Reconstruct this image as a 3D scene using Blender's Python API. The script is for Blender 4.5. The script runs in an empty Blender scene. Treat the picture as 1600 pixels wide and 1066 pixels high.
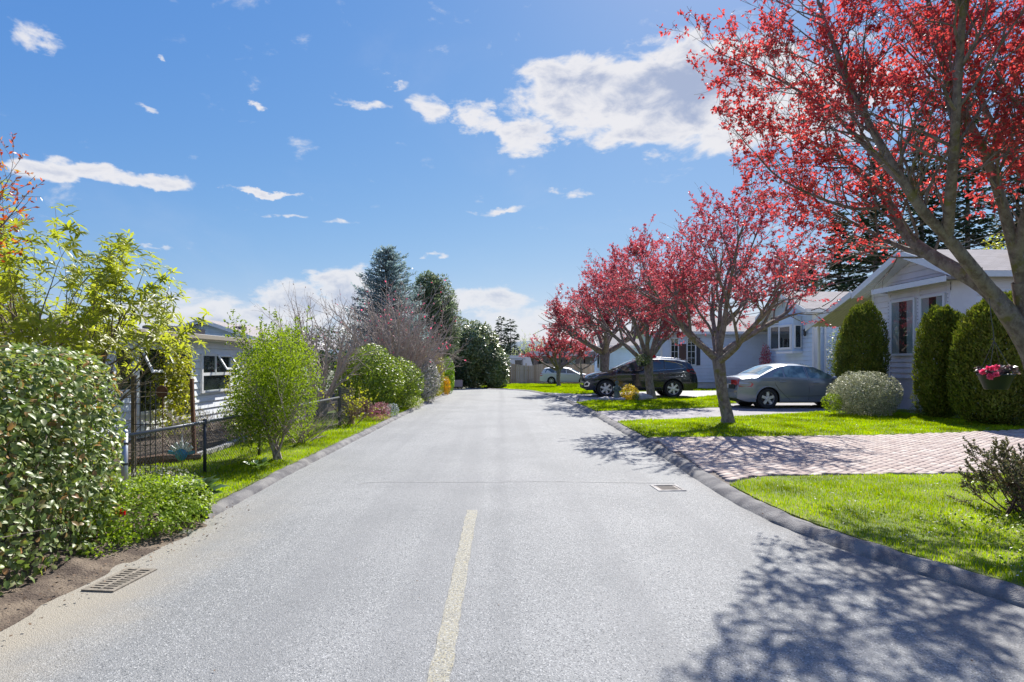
import bpy, math, random
import numpy as np
from mathutils import Vector, Matrix
SC = bpy.context.scene
COL = SC.collection
R = math.radians

# ------------------------------------------------------------ camera
CAM_H = 1.5
cam_d = bpy.data.cameras.new('camera')
cam = bpy.data.objects.new('camera', cam_d); COL.objects.link(cam)
cam.location = (0, 0, CAM_H); cam.rotation_euler = (R(90), 0, 0)
cam_d.sensor_width = 36; cam_d.lens = 20.25
cam_d.shift_x = 17/1600; cam_d.shift_y = 34/1600
cam_d.clip_start = 0.05; cam_d.clip_end = 3000
SC.camera = cam
# ------------------------------------------------------------ light
SUN_AZ, SUN_EL = R(21), R(44)          # azimuth from +Y towards +X
SUND = Vector((math.sin(SUN_AZ)*math.cos(SUN_EL), math.cos(SUN_AZ)*math.cos(SUN_EL), math.sin(SUN_EL)))
sl = bpy.data.lights.new('sun', 'SUN'); sl.energy = 3.9; sl.angle = R(0.5); sl.color = (1, .96, .89)
so = bpy.data.objects.new('sun', sl); COL.objects.link(so)
so.rotation_euler = SUND.to_track_quat('Z', 'Y').to_euler(); so.location = (20, 40, 60)
SC.view_settings.view_transform = 'Standard'; SC.view_settings.look = 'None'
SC.view_settings.exposure = 1.13; SC.view_settings.gamma = 1
SC.view_settings.use_curve_mapping = False
SC.cycles.max_bounces = 6; SC.cycles.transparent_max_bounces = 8
SC.cycles.diffuse_bounces = 3; SC.cycles.glossy_bounces = 3; SC.cycles.transmission_bounces = 4
SC.cycles.caustics_reflective = False; SC.cycles.caustics_refractive = False

class G:
    """tiny node graph helper"""
    def __init__(s, nt): s.nt = nt; s.N = nt.nodes; s.L = nt.links
    def n(s, t, **kw):
        o = s.N.new(t)
        for k, v in kw.items(): setattr(o, k, v)
        return o
    def put(s, sock, v):
        if hasattr(v, 'is_output'): s.L.new(v, sock)
        elif v is not None: sock.default_value = v
    def m(s, op, a, b=None, c=None, clamp=False):
        o = s.n('ShaderNodeMath', operation=op); o.use_clamp = clamp
        s.put(o.inputs[0], a)
        if b is not None: s.put(o.inputs[1], b)
        if c is not None: s.put(o.inputs[2], c)
        return o.outputs[0]
    def mix(s, f, a, b):
        o = s.n('ShaderNodeMix', data_type='RGBA')
        s.put(o.inputs[0], f); s.put(o.inputs[6], a); s.put(o.inputs[7], b)
        return o.outputs[2]
    def noise(s, vec, scale, detail=3, rough=.55, dist=0):
        o = s.n('ShaderNodeTexNoise'); o.inputs['Scale'].default_value = scale
        o.inputs['Detail'].default_value = detail; o.inputs['Roughness'].default_value = rough
        o.inputs['Distortion'].default_value = dist
        if vec is not None: s.L.new(vec, o.inputs['Vector'])
        return o.outputs[0]
    def ramp(s, f, stops, interp='LINEAR'):
        o = s.n('ShaderNodeValToRGB'); o.color_ramp.interpolation = interp
        e = o.color_ramp.elements
        while len(e) > 1: e.remove(e[-1])
        for i, (p, c) in enumerate(stops):
            if i == 0: e[0].position = p
            else: e.new(p)
            e[i].color = (*c, 1) if not isinstance(c, (int, float)) else (c, c, c, 1)
        s.put(o.inputs[0], f)
        return o.outputs[0]
    def remap(s, v, a, b, c=0, d=1):
        o = s.n('ShaderNodeMapRange'); s.put(o.inputs[0], v)
        for i, x in enumerate((a, b, c, d)): o.inputs[i+1].default_value = x
        return o.outputs[0]
    def smooth(s, v, a, b, c=0, d=1):
        o = s.n('ShaderNodeMapRange', interpolation_type='SMOOTHSTEP'); s.put(o.inputs[0], v)
        for i, x in enumerate((a, b, c, d)): o.inputs[i+1].default_value = x
        return o.outputs[0]

# ------------------------------------------------------------ sky with clouds fixed in the world
W = bpy.data.worlds.new('World'); SC.world = W; W.use_nodes = True
g = G(W.node_tree); bg = W.node_tree.nodes['Background']
SKY_S = 0.10
bg.inputs[1].default_value = SKY_S
sky = g.n('ShaderNodeTexSky', sky_type='NISHITA'); sky.sun_disc = False
sky.sun_elevation = SUN_EL; sky.sun_rotation = SUN_AZ
sky.air_density = 1.0; sky.dust_density = 0.25; sky.ozone_density = 3.0; sky.altitude = 50
tc = g.n('ShaderNodeTexCoord').outputs['Generated']
sp = g.n('ShaderNodeSeparateXYZ'); g.L.new(tc, sp.inputs[0])
az = g.m('ARCTAN2', sp.outputs[0], sp.outputs[1])
el = g.m('ARCSINE', sp.outputs[2])
cv = g.n('ShaderNodeCombineXYZ'); g.L.new(az, cv.inputs[0]); g.L.new(g.m('MULTIPLY', el, 1.9), cv.inputs[1])
vec = cv.outputs[0]
# edges torn by warping the two angles with noise
w1 = g.n('ShaderNodeTexNoise'); w1.inputs['Scale'].default_value = 12; w1.inputs['Detail'].default_value = 6; w1.inputs['Roughness'].default_value = .6; g.L.new(vec, w1.inputs['Vector'])
ws = g.n('ShaderNodeSeparateColor'); g.L.new(w1.outputs['Color'], ws.inputs[0])
azw = g.m('ADD', az, g.m('MULTIPLY', g.m('SUBTRACT', ws.outputs[0], .5), .16))
elw = g.m('ADD', el, g.m('MULTIPLY', g.m('SUBTRACT', ws.outputs[1], .5), .06))
def azel(px, py):
    u = (px-783)/900; v = (567-py)/900
    return math.atan(u), math.atan(v/math.sqrt(1+u*u))
PUFFS = [(940,150,165,60,1.35),(1090,120,190,62,1.35),(1030,165,190,55,1.3),(1150,200,150,50,1.0),(880,125,95,42,1.0),(750,182,52,28,.9),(815,215,70,32,1.0),(1010,205,120,36,1.0),(1300,150,160,110,.8),
 (672,172,45,24,.8),(628,142,28,12,.7),(560,160,75,9,.66),(890,300,46,13,.8),(780,330,60,7,.66),(235,172,44,9,.62),
 (190,276,160,17,.85),(90,268,70,24,.75),(415,302,70,6,.75),(530,350,50,9,.72),(450,338,40,6,.6),(676,395,18,5,.7),(405,165,18,7,.66),(265,100,16,6,.62),(245,385,30,5,.55),
 (40,60,50,30,.55),
 (330,495,210,52,.95),(455,478,110,48,1.05),(545,455,75,52,1.1),(620,500,110,60,.9),(760,468,85,34,1.0),(830,510,130,46,.85),(900,500,80,40,.8)]
dens = None
for (px, py, rx, ry, am) in PUFFS:
    a0, e0 = azel(px, py)
    cc = math.cos(a0)**2
    dx = g.m('MULTIPLY', g.m('SUBTRACT', azw, a0), 900/rx/cc*1.0)
    dy = g.m('MULTIPLY', g.m('SUBTRACT', elw, e0), 900/ry/math.cos(a0))
    d2 = g.m('ADD', g.m('MULTIPLY', dx, dx), g.m('MULTIPLY', dy, dy))
    v = g.m('MULTIPLY', g.m('SUBTRACT', 1.0, d2), am, clamp=True) if am <= .9 else g.m('MULTIPLY', g.m('SUBTRACT', 1.0, d2), am)
    dens = v if dens is None else g.m('MAXIMUM', dens, v)
dens = g.m('MAXIMUM', dens, -1.1)
# unseen broken cumulus round the rest of the sky, denser to brighten the shade
far = g.smooth(g.m('ABSOLUTE', az), .85, 1.1)
gen = g.m('SUBTRACT', g.m('MULTIPLY', g.noise(vec, 2.2, 4), 3.2), 1.42)
dens = g.m('ADD', g.m('MULTIPLY', dens, g.m('SUBTRACT', 1.0, far)), g.m('MULTIPLY', gen, far))
fine = g.noise(vec, 13, 8, .6, .35); big = g.noise(vec, 4.0, 3, .5)
dn = g.m('ADD', dens, g.m('ADD', g.m('MULTIPLY', g.m('SUBTRACT', fine, .5), 2.0), g.m('MULTIPLY', g.m('SUBTRACT', big, .5), .6)))
cover = g.smooth(dn, .22, .78)
cover = g.m('MULTIPLY', cover, .93)
wisps = g.m('MULTIPLY', g.smooth(g.noise(vec, 2.2, 6, .6, .4), .5, .82), .14)
cover = g.m('MAXIMUM', cover, wisps)
# bright rims, thicker grey-blue hearts
thick = g.smooth(g.m('ADD', dn, g.m('MULTIPLY', g.m('SUBTRACT', g.noise(vec, 8, 6), .5), 1.3)), .75, 1.5)
cloudc = g.mix(thick, (4.0, 3.95, 4.05, 1), (1.85, 2.15, 2.95, 1))
lowh = g.smooth(el, .30, .0)
cloudc = g.mix(g.m('MULTIPLY', lowh, .35), cloudc, (3.0, 3.4, 3.9, 1))
# the photograph's rendering of blue: each channel of the Nishita sky through its own power
ss = g.n('ShaderNodeSeparateColor'); g.L.new(sky.outputs[0], ss.inputs[0])
cs = g.n('ShaderNodeCombineColor')
for i, (a_, p_) in enumerate(((.325, 1.13), (.68, .73), (2.02, .30))):
    g.L.new(g.m('MULTIPLY', g.m('POWER', ss.outputs[i], p_), a_), cs.inputs[i])
g.L.new(g.mix(cover, cs.outputs[0], cloudc), bg.inputs[0])

# ------------------------------------------------------------ placement helpers
def gz(y): return -0.02*min(max(0.0, y-30), 30)
def px2x(px, Y): return (px-783)*Y/900
def py2z(py, Y): return CAM_H + (567-py)*Y/900
def at(px, py, Y): return (px2x(px, Y), Y, py2z(py, Y))

# ------------------------------------------------------------ objects and tags
def tag(o, label=None, cat=None, group=None, kind=None):
    if label: o['label'] = label
    if cat: o['category'] = cat
    if group: o['group'] = group
    if kind: o['kind'] = kind
    return o
def thing(name, label, cat, loc=(0,0,0), rz=0, group=None):
    o = bpy.data.objects.new(name, None); COL.objects.link(o)
    o.empty_display_size = .2
    o.location = loc; o.rotation_euler = (0, 0, rz)
    return tag(o, label, cat, group)
def chain_loc(p):
    v = Vector((0, 0, 0))
    while p is not None: v += p.location; p = p.parent
    return v
def link(name, me, parent=None):
    o = bpy.data.objects.new(name, me); COL.objects.link(o)
    if parent is not None: o.parent = parent
    return o
def copy_tree(o, parent=None):
    c = o.copy(); COL.objects.link(c); c.parent = parent
    for ch in list(o.children): copy_tree(ch, c)
    return c
def np_mesh(name, V, F, m, smooth=False):
    """F: (n,k) int array"""
    V = np.asarray(V, np.float32).reshape(-1, 3); F = np.asarray(F, np.int32)
    me = bpy.data.meshes.new(name)
    n, k = F.shape
    me.vertices.add(len(V)); me.vertices.foreach_set('co', V.ravel())
    me.loops.add(n*k); me.loops.foreach_set('vertex_index', F.ravel())
    me.polygons.add(n); me.polygons.foreach_set('loop_start', np.arange(n, dtype=np.int32)*k)
    try: me.polygons.foreach_set('loop_total', np.full(n, k, np.int32))
    except Exception: pass
    if smooth: me.polygons.foreach_set('use_smooth', np.ones(n, bool))
    me.materials.append(m); me.update(calc_edges=True)
    return me
class MB:
    def __init__(s): s.v = []; s.f = []
    def add(s, vs, fs):
        b = len(s.v); s.v += [tuple(p) for p in vs]; s.f += [tuple(i+b for i in f) for f in fs]; return s
    def box(s, x0, x1, y0, y1, z0, z1):
        return s.add([(x0,y0,z0),(x1,y0,z0),(x1,y1,z0),(x0,y1,z0),(x0,y0,z1),(x1,y0,z1),(x1,y1,z1),(x0,y1,z1)],
                     [(0,3,2,1),(4,5,6,7),(0,1,5,4),(1,2,6,5),(2,3,7,6),(3,0,4,7)])
    def obox(s, c, X, Y, Z):
        """box centred c with half-axis vectors X Y Z"""
        c, X, Y, Z = (Vector(q) for q in (c, X, Y, Z))
        vs = [c+a*X+b*Y+d*Z for d in (-1,1) for (a,b) in ((-1,-1),(1,-1),(1,1),(-1,1))]
        return s.add(vs, [(0,3,2,1),(4,5,6,7),(0,1,5,4),(1,2,6,5),(2,3,7,6),(3,0,4,7)])
    def tube(s, pts, rad, n=8, caps=True):
        pts = [Vector(p) for p in pts]
        if not hasattr(rad, '__len__'): rad = [rad]*len(pts)
        b = len(s.v); up = None
        for i, p in enumerate(pts):
            d = (pts[min(i+1, len(pts)-1)]-pts[max(i-1, 0)])
            d = d.normalized() if d.length > 1e-9 else Vector((0,0,1))
            if up is None: up = d.orthogonal().normalized()
            up = (up - d*up.dot(d)); up = up.normalized() if up.length > 1e-6 else d.orthogonal().normalized()
            w = d.cross(up)
            for k in range(n):
                a = 2*math.pi*k/n
                s.v.append(tuple(p+(up*math.cos(a)+w*math.sin(a))*rad[i]))
        for i in range(len(pts)-1):
            for k in range(n):
                k2 = (k+1) % n
                s.f.append((b+i*n+k, b+i*n+k2, b+(i+1)*n+k2, b+(i+1)*n+k))
        if caps:
            s.f.append(tuple(b+k for k in reversed(range(n))))
            s.f.append(tuple(b+(len(pts)-1)*n+k for k in range(n)))
        return s
    def lathe(s, c, prof, n=20, axis='Z'):
        """prof: [(r, h)]"""
        b = len(s.v); c = Vector(c)
        for (r, h) in prof:
            for k in range(n):
                a = 2*math.pi*k/n
                if axis == 'Z': q = (r*math.cos(a), r*math.sin(a), h)
                elif axis == 'Y': q = (r*math.cos(a), h, -r*math.sin(a))
                else: q = (h, r*math.cos(a), r*math.sin(a))
                s.v.append(tuple(c+Vector(q)))
        for i in range(len(prof)-1):
            for k in range(n):
                k2 = (k+1) % n
                s.f.append((b+i*n+k, b+i*n+k2, b+(i+1)*n+k2, b+(i+1)*n+k))
        return s
    def prism(s, poly, z0, z1):
        n = len(poly)
        return s.add([(x,y,z0) for x,y in poly]+[(x,y,z1) for x,y in poly],
            [tuple(reversed(range(n))), tuple(range(n,2*n))]+[(i,(i+1)%n,(i+1)%n+n,i+n) for i in range(n)])
    def extr(s, pts, d):
        """polygon of 3D points extruded by vector d"""
        n = len(pts); d = Vector(d); P = [Vector(p) for p in pts]
        return s.add([tuple(p) for p in P]+[tuple(p+d) for p in P],
            [tuple(reversed(range(n))), tuple(range(n,2*n))]+[(i,(i+1)%n,(i+1)%n+n,i+n) for i in range(n)])
    def build(s, name, m, parent=None, world=True, smooth=False, kind=None):
        off = chain_loc(parent) if (parent is not None and world) else Vector((0,0,0))
        me = bpy.data.meshes.new(name)
        me.from_pydata([(x-off.x, y-off.y, z-off.z) for x,y,z in s.v], [], s.f)
        me.materials.append(m)
        if smooth: me.polygons.foreach_set('use_smooth', [True]*len(me.polygons))
        me.update()
        o = link(name, me, parent)
        if kind: o['kind'] = kind
        return o
def smooth_by_angle(o, deg=35):
    me = o.data
    me.polygons.foreach_set('use_smooth', [True]*len(me.polygons))
    try: me.set_sharp_from_angle(angle=R(deg))
    except Exception: pass

# ------------------------------------------------------------ materials
MATS = {}
def material(name, col, rough=.6, metal=0, var=0, vscale=8, bump=0, bscale=40, spec=.5, col2=None, coat=0, detail=4):
    if name in MATS: return MATS[name]
    m = bpy.data.materials.new(name); m.use_nodes = True
    g = G(m.node_tree); b = g.N['Principled BSDF']
    tcn = g.n('ShaderNodeTexCoord').outputs['Object']
    b.inputs['Roughness'].default_value = rough; b.inputs['Metallic'].default_value = metal
    b.inputs['Specular IOR Level'].default_value = spec
    b.inputs['Coat Weight'].default_value = coat; b.inputs['Coat Roughness'].default_value = .05
    if var or col2:
        c2 = col2 or tuple(max(0, c*(1-var)) for c in col)
        f = g.smooth(g.noise(tcn, vscale, detail), .35, .65)
        g.L.new(g.mix(f, (*col, 1), (*c2, 1)), b.inputs['Base Color'])
    else: b.inputs['Base Color'].default_value = (*col, 1)
    if bump:
        bn = g.n('ShaderNodeBump'); bn.inputs['Strength'].default_value = bump; bn.inputs['Distance'].default_value = .02
        g.L.new(g.noise(tcn, bscale, 4), bn.inputs['Height']); g.L.new(bn.outputs[0], b.inputs['Normal'])
    MATS[name] = m
    return m
def leaf_mat(name, cols, transl=.45, tcol=None, gloss=.12, rough=.4, clump=1.5, clump_amt=.35):
    """leaves: random tone per leaf, lighter and darker clumps, light passing through"""
    if name in MATS: return MATS[name]
    m = bpy.data.materials.new(name); m.use_nodes = True
    g = G(m.node_tree); g.N.clear()
    out = g.n('ShaderNodeOutputMaterial')
    geo = g.n('ShaderNodeNewGeometry'); rnd = g.m('FRACT', g.m('ADD', geo.outputs['Random Per Island'], g.n('ShaderNodeObjectInfo').outputs['Random']))
    k = len(cols)
    c = g.ramp(rnd, [(i/max(1, k-1)*.98, cc) for i, cc in enumerate(cols)])
    tcn = g.n('ShaderNodeTexCoord').outputs['Object']
    f = g.remap(g.noise(tcn, clump, 3), .3, .7, 1-clump_amt, 1+clump_amt)
    hv = g.n('ShaderNodeHueSaturation'); g.L.new(c, hv.inputs['Color']); g.L.new(f, hv.inputs['Value'])
    c = hv.outputs[0]
    d = g.n('ShaderNodeBsdfDiffuse'); g.L.new(c, d.inputs[0])
    t = g.n('ShaderNodeBsdfTranslucent')
    if tcol: g.L.new(g.mix(.7, c, (*tcol, 1)), t.inputs[0])
    else:
        h2 = g.n('ShaderNodeHueSaturation'); h2.inputs['Value'].default_value = 1.7; h2.inputs['Saturation'].default_value = 1.1
        g.L.new(c, h2.inputs['Color']); g.L.new(h2.outputs[0], t.inputs[0])
    mx = g.n('ShaderNodeMixShader'); mx.inputs[0].default_value = transl
    g.L.new(d.outputs[0], mx.inputs[1]); g.L.new(t.outputs[0], mx.inputs[2])
    gl = g.n('ShaderNodeBsdfGlossy'); gl.inputs['Roughness'].default_value = rough; gl.inputs[0].default_value = (1,1,1,1)
    m2 = g.n('ShaderNodeMixShader'); 
    lw = g.n('ShaderNodeFresnel'); lw.inputs[0].default_value = 1.45
    g.L.new(g.m('MINIMUM', g.m('MULTIPLY', lw.outputs[0], gloss*5), gloss*.55), m2.inputs[0])
    g.L.new(mx.outputs[0], m2.inputs[1]); g.L.new(gl.outputs[0], m2.inputs[2])
    g.L.new(m2.outputs[0], out.inputs[0])
    MATS[name] = m
    return m
# ============================================================ GROUND
def chaikin(p, n=2):
    p = [np.array(q, float) for q in p]
    for _ in range(n):
        o = [p[0]]
        for a, b in zip(p[:-1], p[1:]): o += [a*.75+b*.25, a*.25+b*.75]
        p = o+[p[-1]]
    return np.array(p)
def resample(p, n):
    d = np.r_[0, np.cumsum(np.linalg.norm(np.diff(p, axis=0), axis=1))]
    t = np.linspace(0, d[-1], n)
    return np.stack([np.interp(t, d, p[:, i]) for i in range(p.shape[1])], 1)
LK = chaikin([(-3.0,-12),(-3.0,0),(-2.97,3.3),(-2.87,4.6),(-2.8,5.6),(-2.85,7.6),(-2.8,12),(-2.75,17.3),(-2.63,25.5),(-2.7,28),(-3.3,30),(-5,31.3),(-8,32),(-16,32.5)])
RK = chaikin([(4.8,-12),(4.2,0),(3.24,3.57),(2.8,4.4),(2.5,5.5),(2.48,7),(2.57,9),(2.62,13),(2.64,17),(2.4,24.5),(1.9,28),(1.0,32),(-1.5,35.0),(-6,36.3),(-16,37)])
_m = RK[:, 1].argsort(); rk = lambda y: float(np.interp(y, RK[:, 1], RK[:, 0]))
_ml = LK[:60]; lk = lambda y: float(np.interp(y, LK[:, 1], LK[:, 0]))

def inpoly(P, poly):
    x, y = P[:, 0], P[:, 1]; c = np.zeros(len(P), bool); n = len(poly); j = n-1
    for i in range(n):
        xi, yi = poly[i]; xj, yj = poly[j]
        if yi != yj:
            c ^= ((yi > y) != (yj > y)) & (x < (xj-xi)*(y-yi)/(yj-yi)+xi)
        j = i
    return c
def sheet(name, poly, z, m, skirt=.1, parent=None):
    """polygon at height z above the lie of the land, with a skirt; cut across so it follows the slope"""
    import bmesh
    bm = bmesh.new()
    vs = [bm.verts.new((x, y, 0)) for x, y in poly]
    f = bm.faces.new(vs)
    bmesh.ops.triangulate(bm, faces=[f])
    ys = [p[1] for p in poly]
    for c in range(int(min(ys)), int(max(ys))+1, 2):
        if c > 28: bmesh.ops.bisect_plane(bm, geom=bm.verts[:]+bm.edges[:]+bm.faces[:], plane_co=(0, c, 0), plane_no=(0, 1, 0))
    bmesh.ops.recalc_face_normals(bm, faces=bm.faces[:])
    if bm.faces[0].normal.z < 0: bmesh.ops.reverse_faces(bm, faces=bm.faces[:])
    edges = [e for e in bm.edges if e.is_boundary]
    r = bmesh.ops.extrude_edge_only(bm, edges=edges)
    low = set(v for v in r['geom'] if isinstance(v, bmesh.types.BMVert))
    for v in bm.verts: v.co.z = gz(v.co.y)+z-(skirt if v in low else 0)
    me = bpy.data.meshes.new(name); bm.to_mesh(me); bm.free(); me.materials.append(m)
    o = link(name, me, parent)
    if parent is None: o['kind'] = 'structure'
    return o

# --- terrain
def terrain_material():
    m = bpy.data.materials.new('earth'); m.use_nodes = True; g = G(m.node_tree); b = g.N['Principled BSDF']
    tcn = g.n('ShaderNodeTexCoord').outputs['Object']
    c = g.mix(g.smooth(g.noise(tcn, .5, 6), .4, .6), (.075,.10,.025,1), (.10,.085,.05,1))
    c = g.mix(g.m('MULTIPLY', g.noise(tcn, 30, 3), .5), c, (.03,.03,.015,1))
    g.L.new(c, b.inputs['Base Color']); b.inputs['Roughness'].default_value = .95
    return m
MB_T = []
xs = np.array([-700,-300,-120,-60,-30,-16,-8,-3.4,0,3,8,16,30,60,120,300,700.]); ys = np.array([-80,-20,-5,3,8,16,24,30,35,40,50,60,90,140,220,350,600,900.])
XX, YY = np.meshgrid(xs, ys)
ZZ = np.vectorize(lambda y: gz(y)-.035)(YY)
idx = np.arange(XX.size).reshape(XX.shape)
F = np.stack([idx[:-1,:-1], idx[:-1,1:], idx[1:,1:], idx[1:,:-1]], -1).reshape(-1, 4)
tag(link('ground', np_mesh('ground', np.stack([XX, YY, ZZ], -1), F, terrain_material())), kind='structure')

# --- road
def road_material():
    m = bpy.data.materials.new('worn_asphalt'); m.use_nodes = True; g = G(m.node_tree); b = g.N['Principled BSDF']
    tcn = g.n('ShaderNodeTexCoord').outputs['Object']
    sp = g.n('ShaderNodeSeparateXYZ'); g.L.new(tcn, sp.inputs[0]); X, Y = sp.outputs[0], sp.outputs[1]
    c = g.mix(g.smooth(g.noise(tcn, .7, 5), .35, .65), (.272,.274,.27,1), (.222,.226,.224,1))
    # aggregate: pale and dark stone grains
    vo = g.n('ShaderNodeTexVoronoi'); vo.inputs['Scale'].default_value = 150; g.L.new(tcn, vo.inputs['Vector'])
    sv = g.n('ShaderNodeSeparateColor'); g.L.new(vo.outputs['Color'], sv.inputs[0])
    c = g.mix(g.smooth(sv.outputs[0], .78, .98), c, (.44,.44,.43,1))
    c = g.mix(g.smooth(sv.outputs[1], .72, .98), c, (.10,.105,.11,1))
    c = g.mix(g.m('MULTIPLY', g.smooth(g.noise(tcn, 45, 3, .7), .5, .75), .45), c, (.14,.145,.15,1))
    # faint wheel tracks and centre seam staining along the lane
    cb = g.n('ShaderNodeCombineXYZ'); g.L.new(g.m('MULTIPLY', X, 1.6), cb.inputs[0]); g.L.new(g.m('MULTIPLY', Y, .05), cb.inputs[1])
    c = g.mix(g.m('MULTIPLY', g.smooth(g.noise(cb.outputs[0], 1.2, 3), .42, .68), .45), c, (.18,.183,.185,1))
    sx = g.m('ABSOLUTE', g.m('SUBTRACT', X, g.m('ADD', .0, g.m('MULTIPLY', g.m('SUBTRACT', g.noise(tcn, .8, 2), .5), .25))))
    c = g.mix(g.m('MULTIPLY', g.smooth(sx, .16, .02), .22), c, (.12,.125,.13,1))
    # sand washed against the left edge
    edge = g.m('ADD', X, g.m('MULTIPLY', g.m('SUBTRACT', g.noise(tcn, 2.2, 5), .5), .9))
    s = g.m('MULTIPLY', g.smooth(edge, -1.9, -2.75), g.smooth(Y, 7.5, 3.0))
    c = g.mix(g.m('MULTIPLY', s, .8), c, (.34,.30,.235,1))
    er = g.smooth(g.m('ADD', X, g.m('MULTIPLY', g.m('SUBTRACT', g.noise(tcn, 3, 5), .5), .4)), 2.2, 2.65)
    c = g.mix(g.m('MULTIPLY', er, .4), c, (.13,.12,.11,1))
    # oil blots
    o1 = g.smooth(g.noise(tcn, 1.6, 2), .70, .78)
    c = g.mix(g.m('MULTIPLY', o1, .35), c, (.09,.09,.09,1))
    g.L.new(c, b.inputs['Base Color']); b.inputs['Roughness'].default_value = .78; b.inputs['Specular IOR Level'].default_value = .45
    bn = g.n('ShaderNodeBump'); bn.inputs['Strength'].default_value = .55; bn.inputs['Distance'].default_value = .006
    g.L.new(g.m('ADD', vo.outputs['Distance'], g.noise(tcn, 60, 3)), bn.inputs['Height']); g.L.new(bn.outputs[0], b.inputs['Normal'])
    return m
ROADM = road_material()
N = 260
Lr, Rr = resample(LK, N), resample(RK, N)
Lr[:, 0] -= .10
t = np.linspace(0, 1, 13)[None, :, None]
P = Lr[:, None, :]*(1-t)+Rr[:, None, :]*t
Z = np.vectorize(gz)(P[..., 1])+.02*np.clip(1-(P[..., 0]/2.7)**2, 0, 1)
V = np.concatenate([P, Z[..., None]], -1)
idx = np.arange(N*13).reshape(N, 13)
F = np.stack([idx[:-1,:-1], idx[:-1,1:], idx[1:,1:], idx[1:,:-1]], -1).reshape(-1, 4)
tag(link('road', np_mesh('road', V, F, ROADM, True)), kind='structure')

# yellow centre dash, worn; a second one behind the camera
pm = bpy.data.materials.new('worn_yellow_paint'); pm.use_nodes = True; g = G(pm.node_tree)
tcn = g.n('ShaderNodeTexCoord').outputs['Object']; b = g.N['Principled BSDF']
vo = g.n('ShaderNodeTexVoronoi'); vo.inputs['Scale'].default_value = 150; g.L.new(tcn, vo.inputs['Vector'])
sv = g.n('ShaderNodeSeparateColor'); g.L.new(vo.outputs['Color'], sv.inputs[0])
wear = g.smooth(g.m('ADD', g.m('MULTIPLY', sv.outputs[2], .8), g.m('MULTIPLY', g.noise(tcn, 9, 5, .7), .9)), .45, 1.0)
c = g.mix(wear, (.31,.27,.16,1), (.25,.243,.21,1))
c = g.mix(g.smooth(sv.outputs[0], .78, .98), c, (.42,.41,.36,1)); c = g.mix(g.smooth(sv.outputs[1], .62, .92), c, (.12,.115,.10,1))
g.L.new(c, b.inputs['Base Color']); b.inputs['Roughness'].default_value = .7
rl = random.Random(4)
def dash(y0, y1):
    n = 40; mb = MB()
    pts = []
    for i in range(n+1):
        y = y0+(y1-y0)*i/n; pts.append((-.29+rl.uniform(-.006,.006)-.052, -.29+rl.uniform(-.006,.006)+.052, y))
    for (a, b2, y), (c, d, y2) in zip(pts[:-1], pts[1:]):
        mb.add([(a,y,.0245),(b2,y,.0245),(d,y2,.0245),(c,y2,.0245)], [(0,1,2,3)])
    return mb
d = dash(2.2, 5.78); 
for i, f in enumerate(dash(-4.5, -1).f): pass
d2 = dash(-4.5, -1); d.add(d2.v, d2.f)
tag(d.build('road_marking', pm), kind='structure')
# paving seam across the road
sm = material('seam_filler', (.40,.40,.39), .8, var=.5, vscale=6)
mb = MB(); x = -1.75; y = 7.0
while x < 2.1:
    y2 = 7.15+.02*math.sin(x*3)+rl.uniform(-.006,.006)
    mb.add([(x,y,.022),(x+.1,y2,.022),(x+.1,y2+.014,.022),(x,y+.014,.022)], [(0,1,2,3)]); x += .1; y = y2
tag(mb.build('road_seam', sm), kind='structure')

# --- kerbs (rolled asphalt)
def kerb(name, line, prof, m, sgn, seed):
    rg = np.random.RandomState(seed); n = len(line)
    T = np.gradient(line, axis=0); T /= np.linalg.norm(T, axis=1)[:, None]
    Nn = np.stack([T[:, 1], -T[:, 0]], 1)*sgn
    k = len(prof); V = np.zeros((n, k, 3))
    w = np.convolve(rg.rand(n)-.5, np.hanning(9)/2, 'same')*.03+.01
    for j, (o, z) in enumerate(prof):
        V[:, j, :2] = line+Nn*(o+(w[:, None]-.01 if 0 < j < k-1 else 0))
        V[:, j, 2] = z+np.convolve(rg.rand(n)-.5, np.hanning(7)/2, 'same')*(.016 if 0 < j < k-1 else 0)
    V[..., 2] += np.vectorize(gz)(V[..., 1])
    idx = np.arange(n*k).reshape(n, k)
    F = np.stack([idx[:-1,:-1], idx[:-1,1:], idx[1:,1:], idx[1:,:-1]], -1).reshape(-1, 4)
    if sgn < 0: F = F[:, ::-1]
    return tag(link(name, np_mesh(name, V, F, m, True)), kind='structure')
KM = material('kerb_asphalt', (.13,.125,.13), .9, col2=(.25,.24,.23), vscale=5, bump=.8, bscale=90, detail=8)
R2 = resample(RK[(RK[:,1] > -6) & (RK[:,0] > -3)], 900)
kerb('kerb', R2, [(-.02,-.02),(.0,.02),(.04,.042),(.09,.060),(.14,.066),(.19,.062),(.25,.0)], KM, 1, 1)
L2 = resample(LK[(LK[:,1] > 5.35) & (LK[:,0] > -4)], 500)
kerb('kerb', L2, [(-.02,-.02),(.0,.02),(.03,.05),(.08,.066),(.13,.062),(.17,.03),(.2,-.02)], KM, -1, 2)

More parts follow.
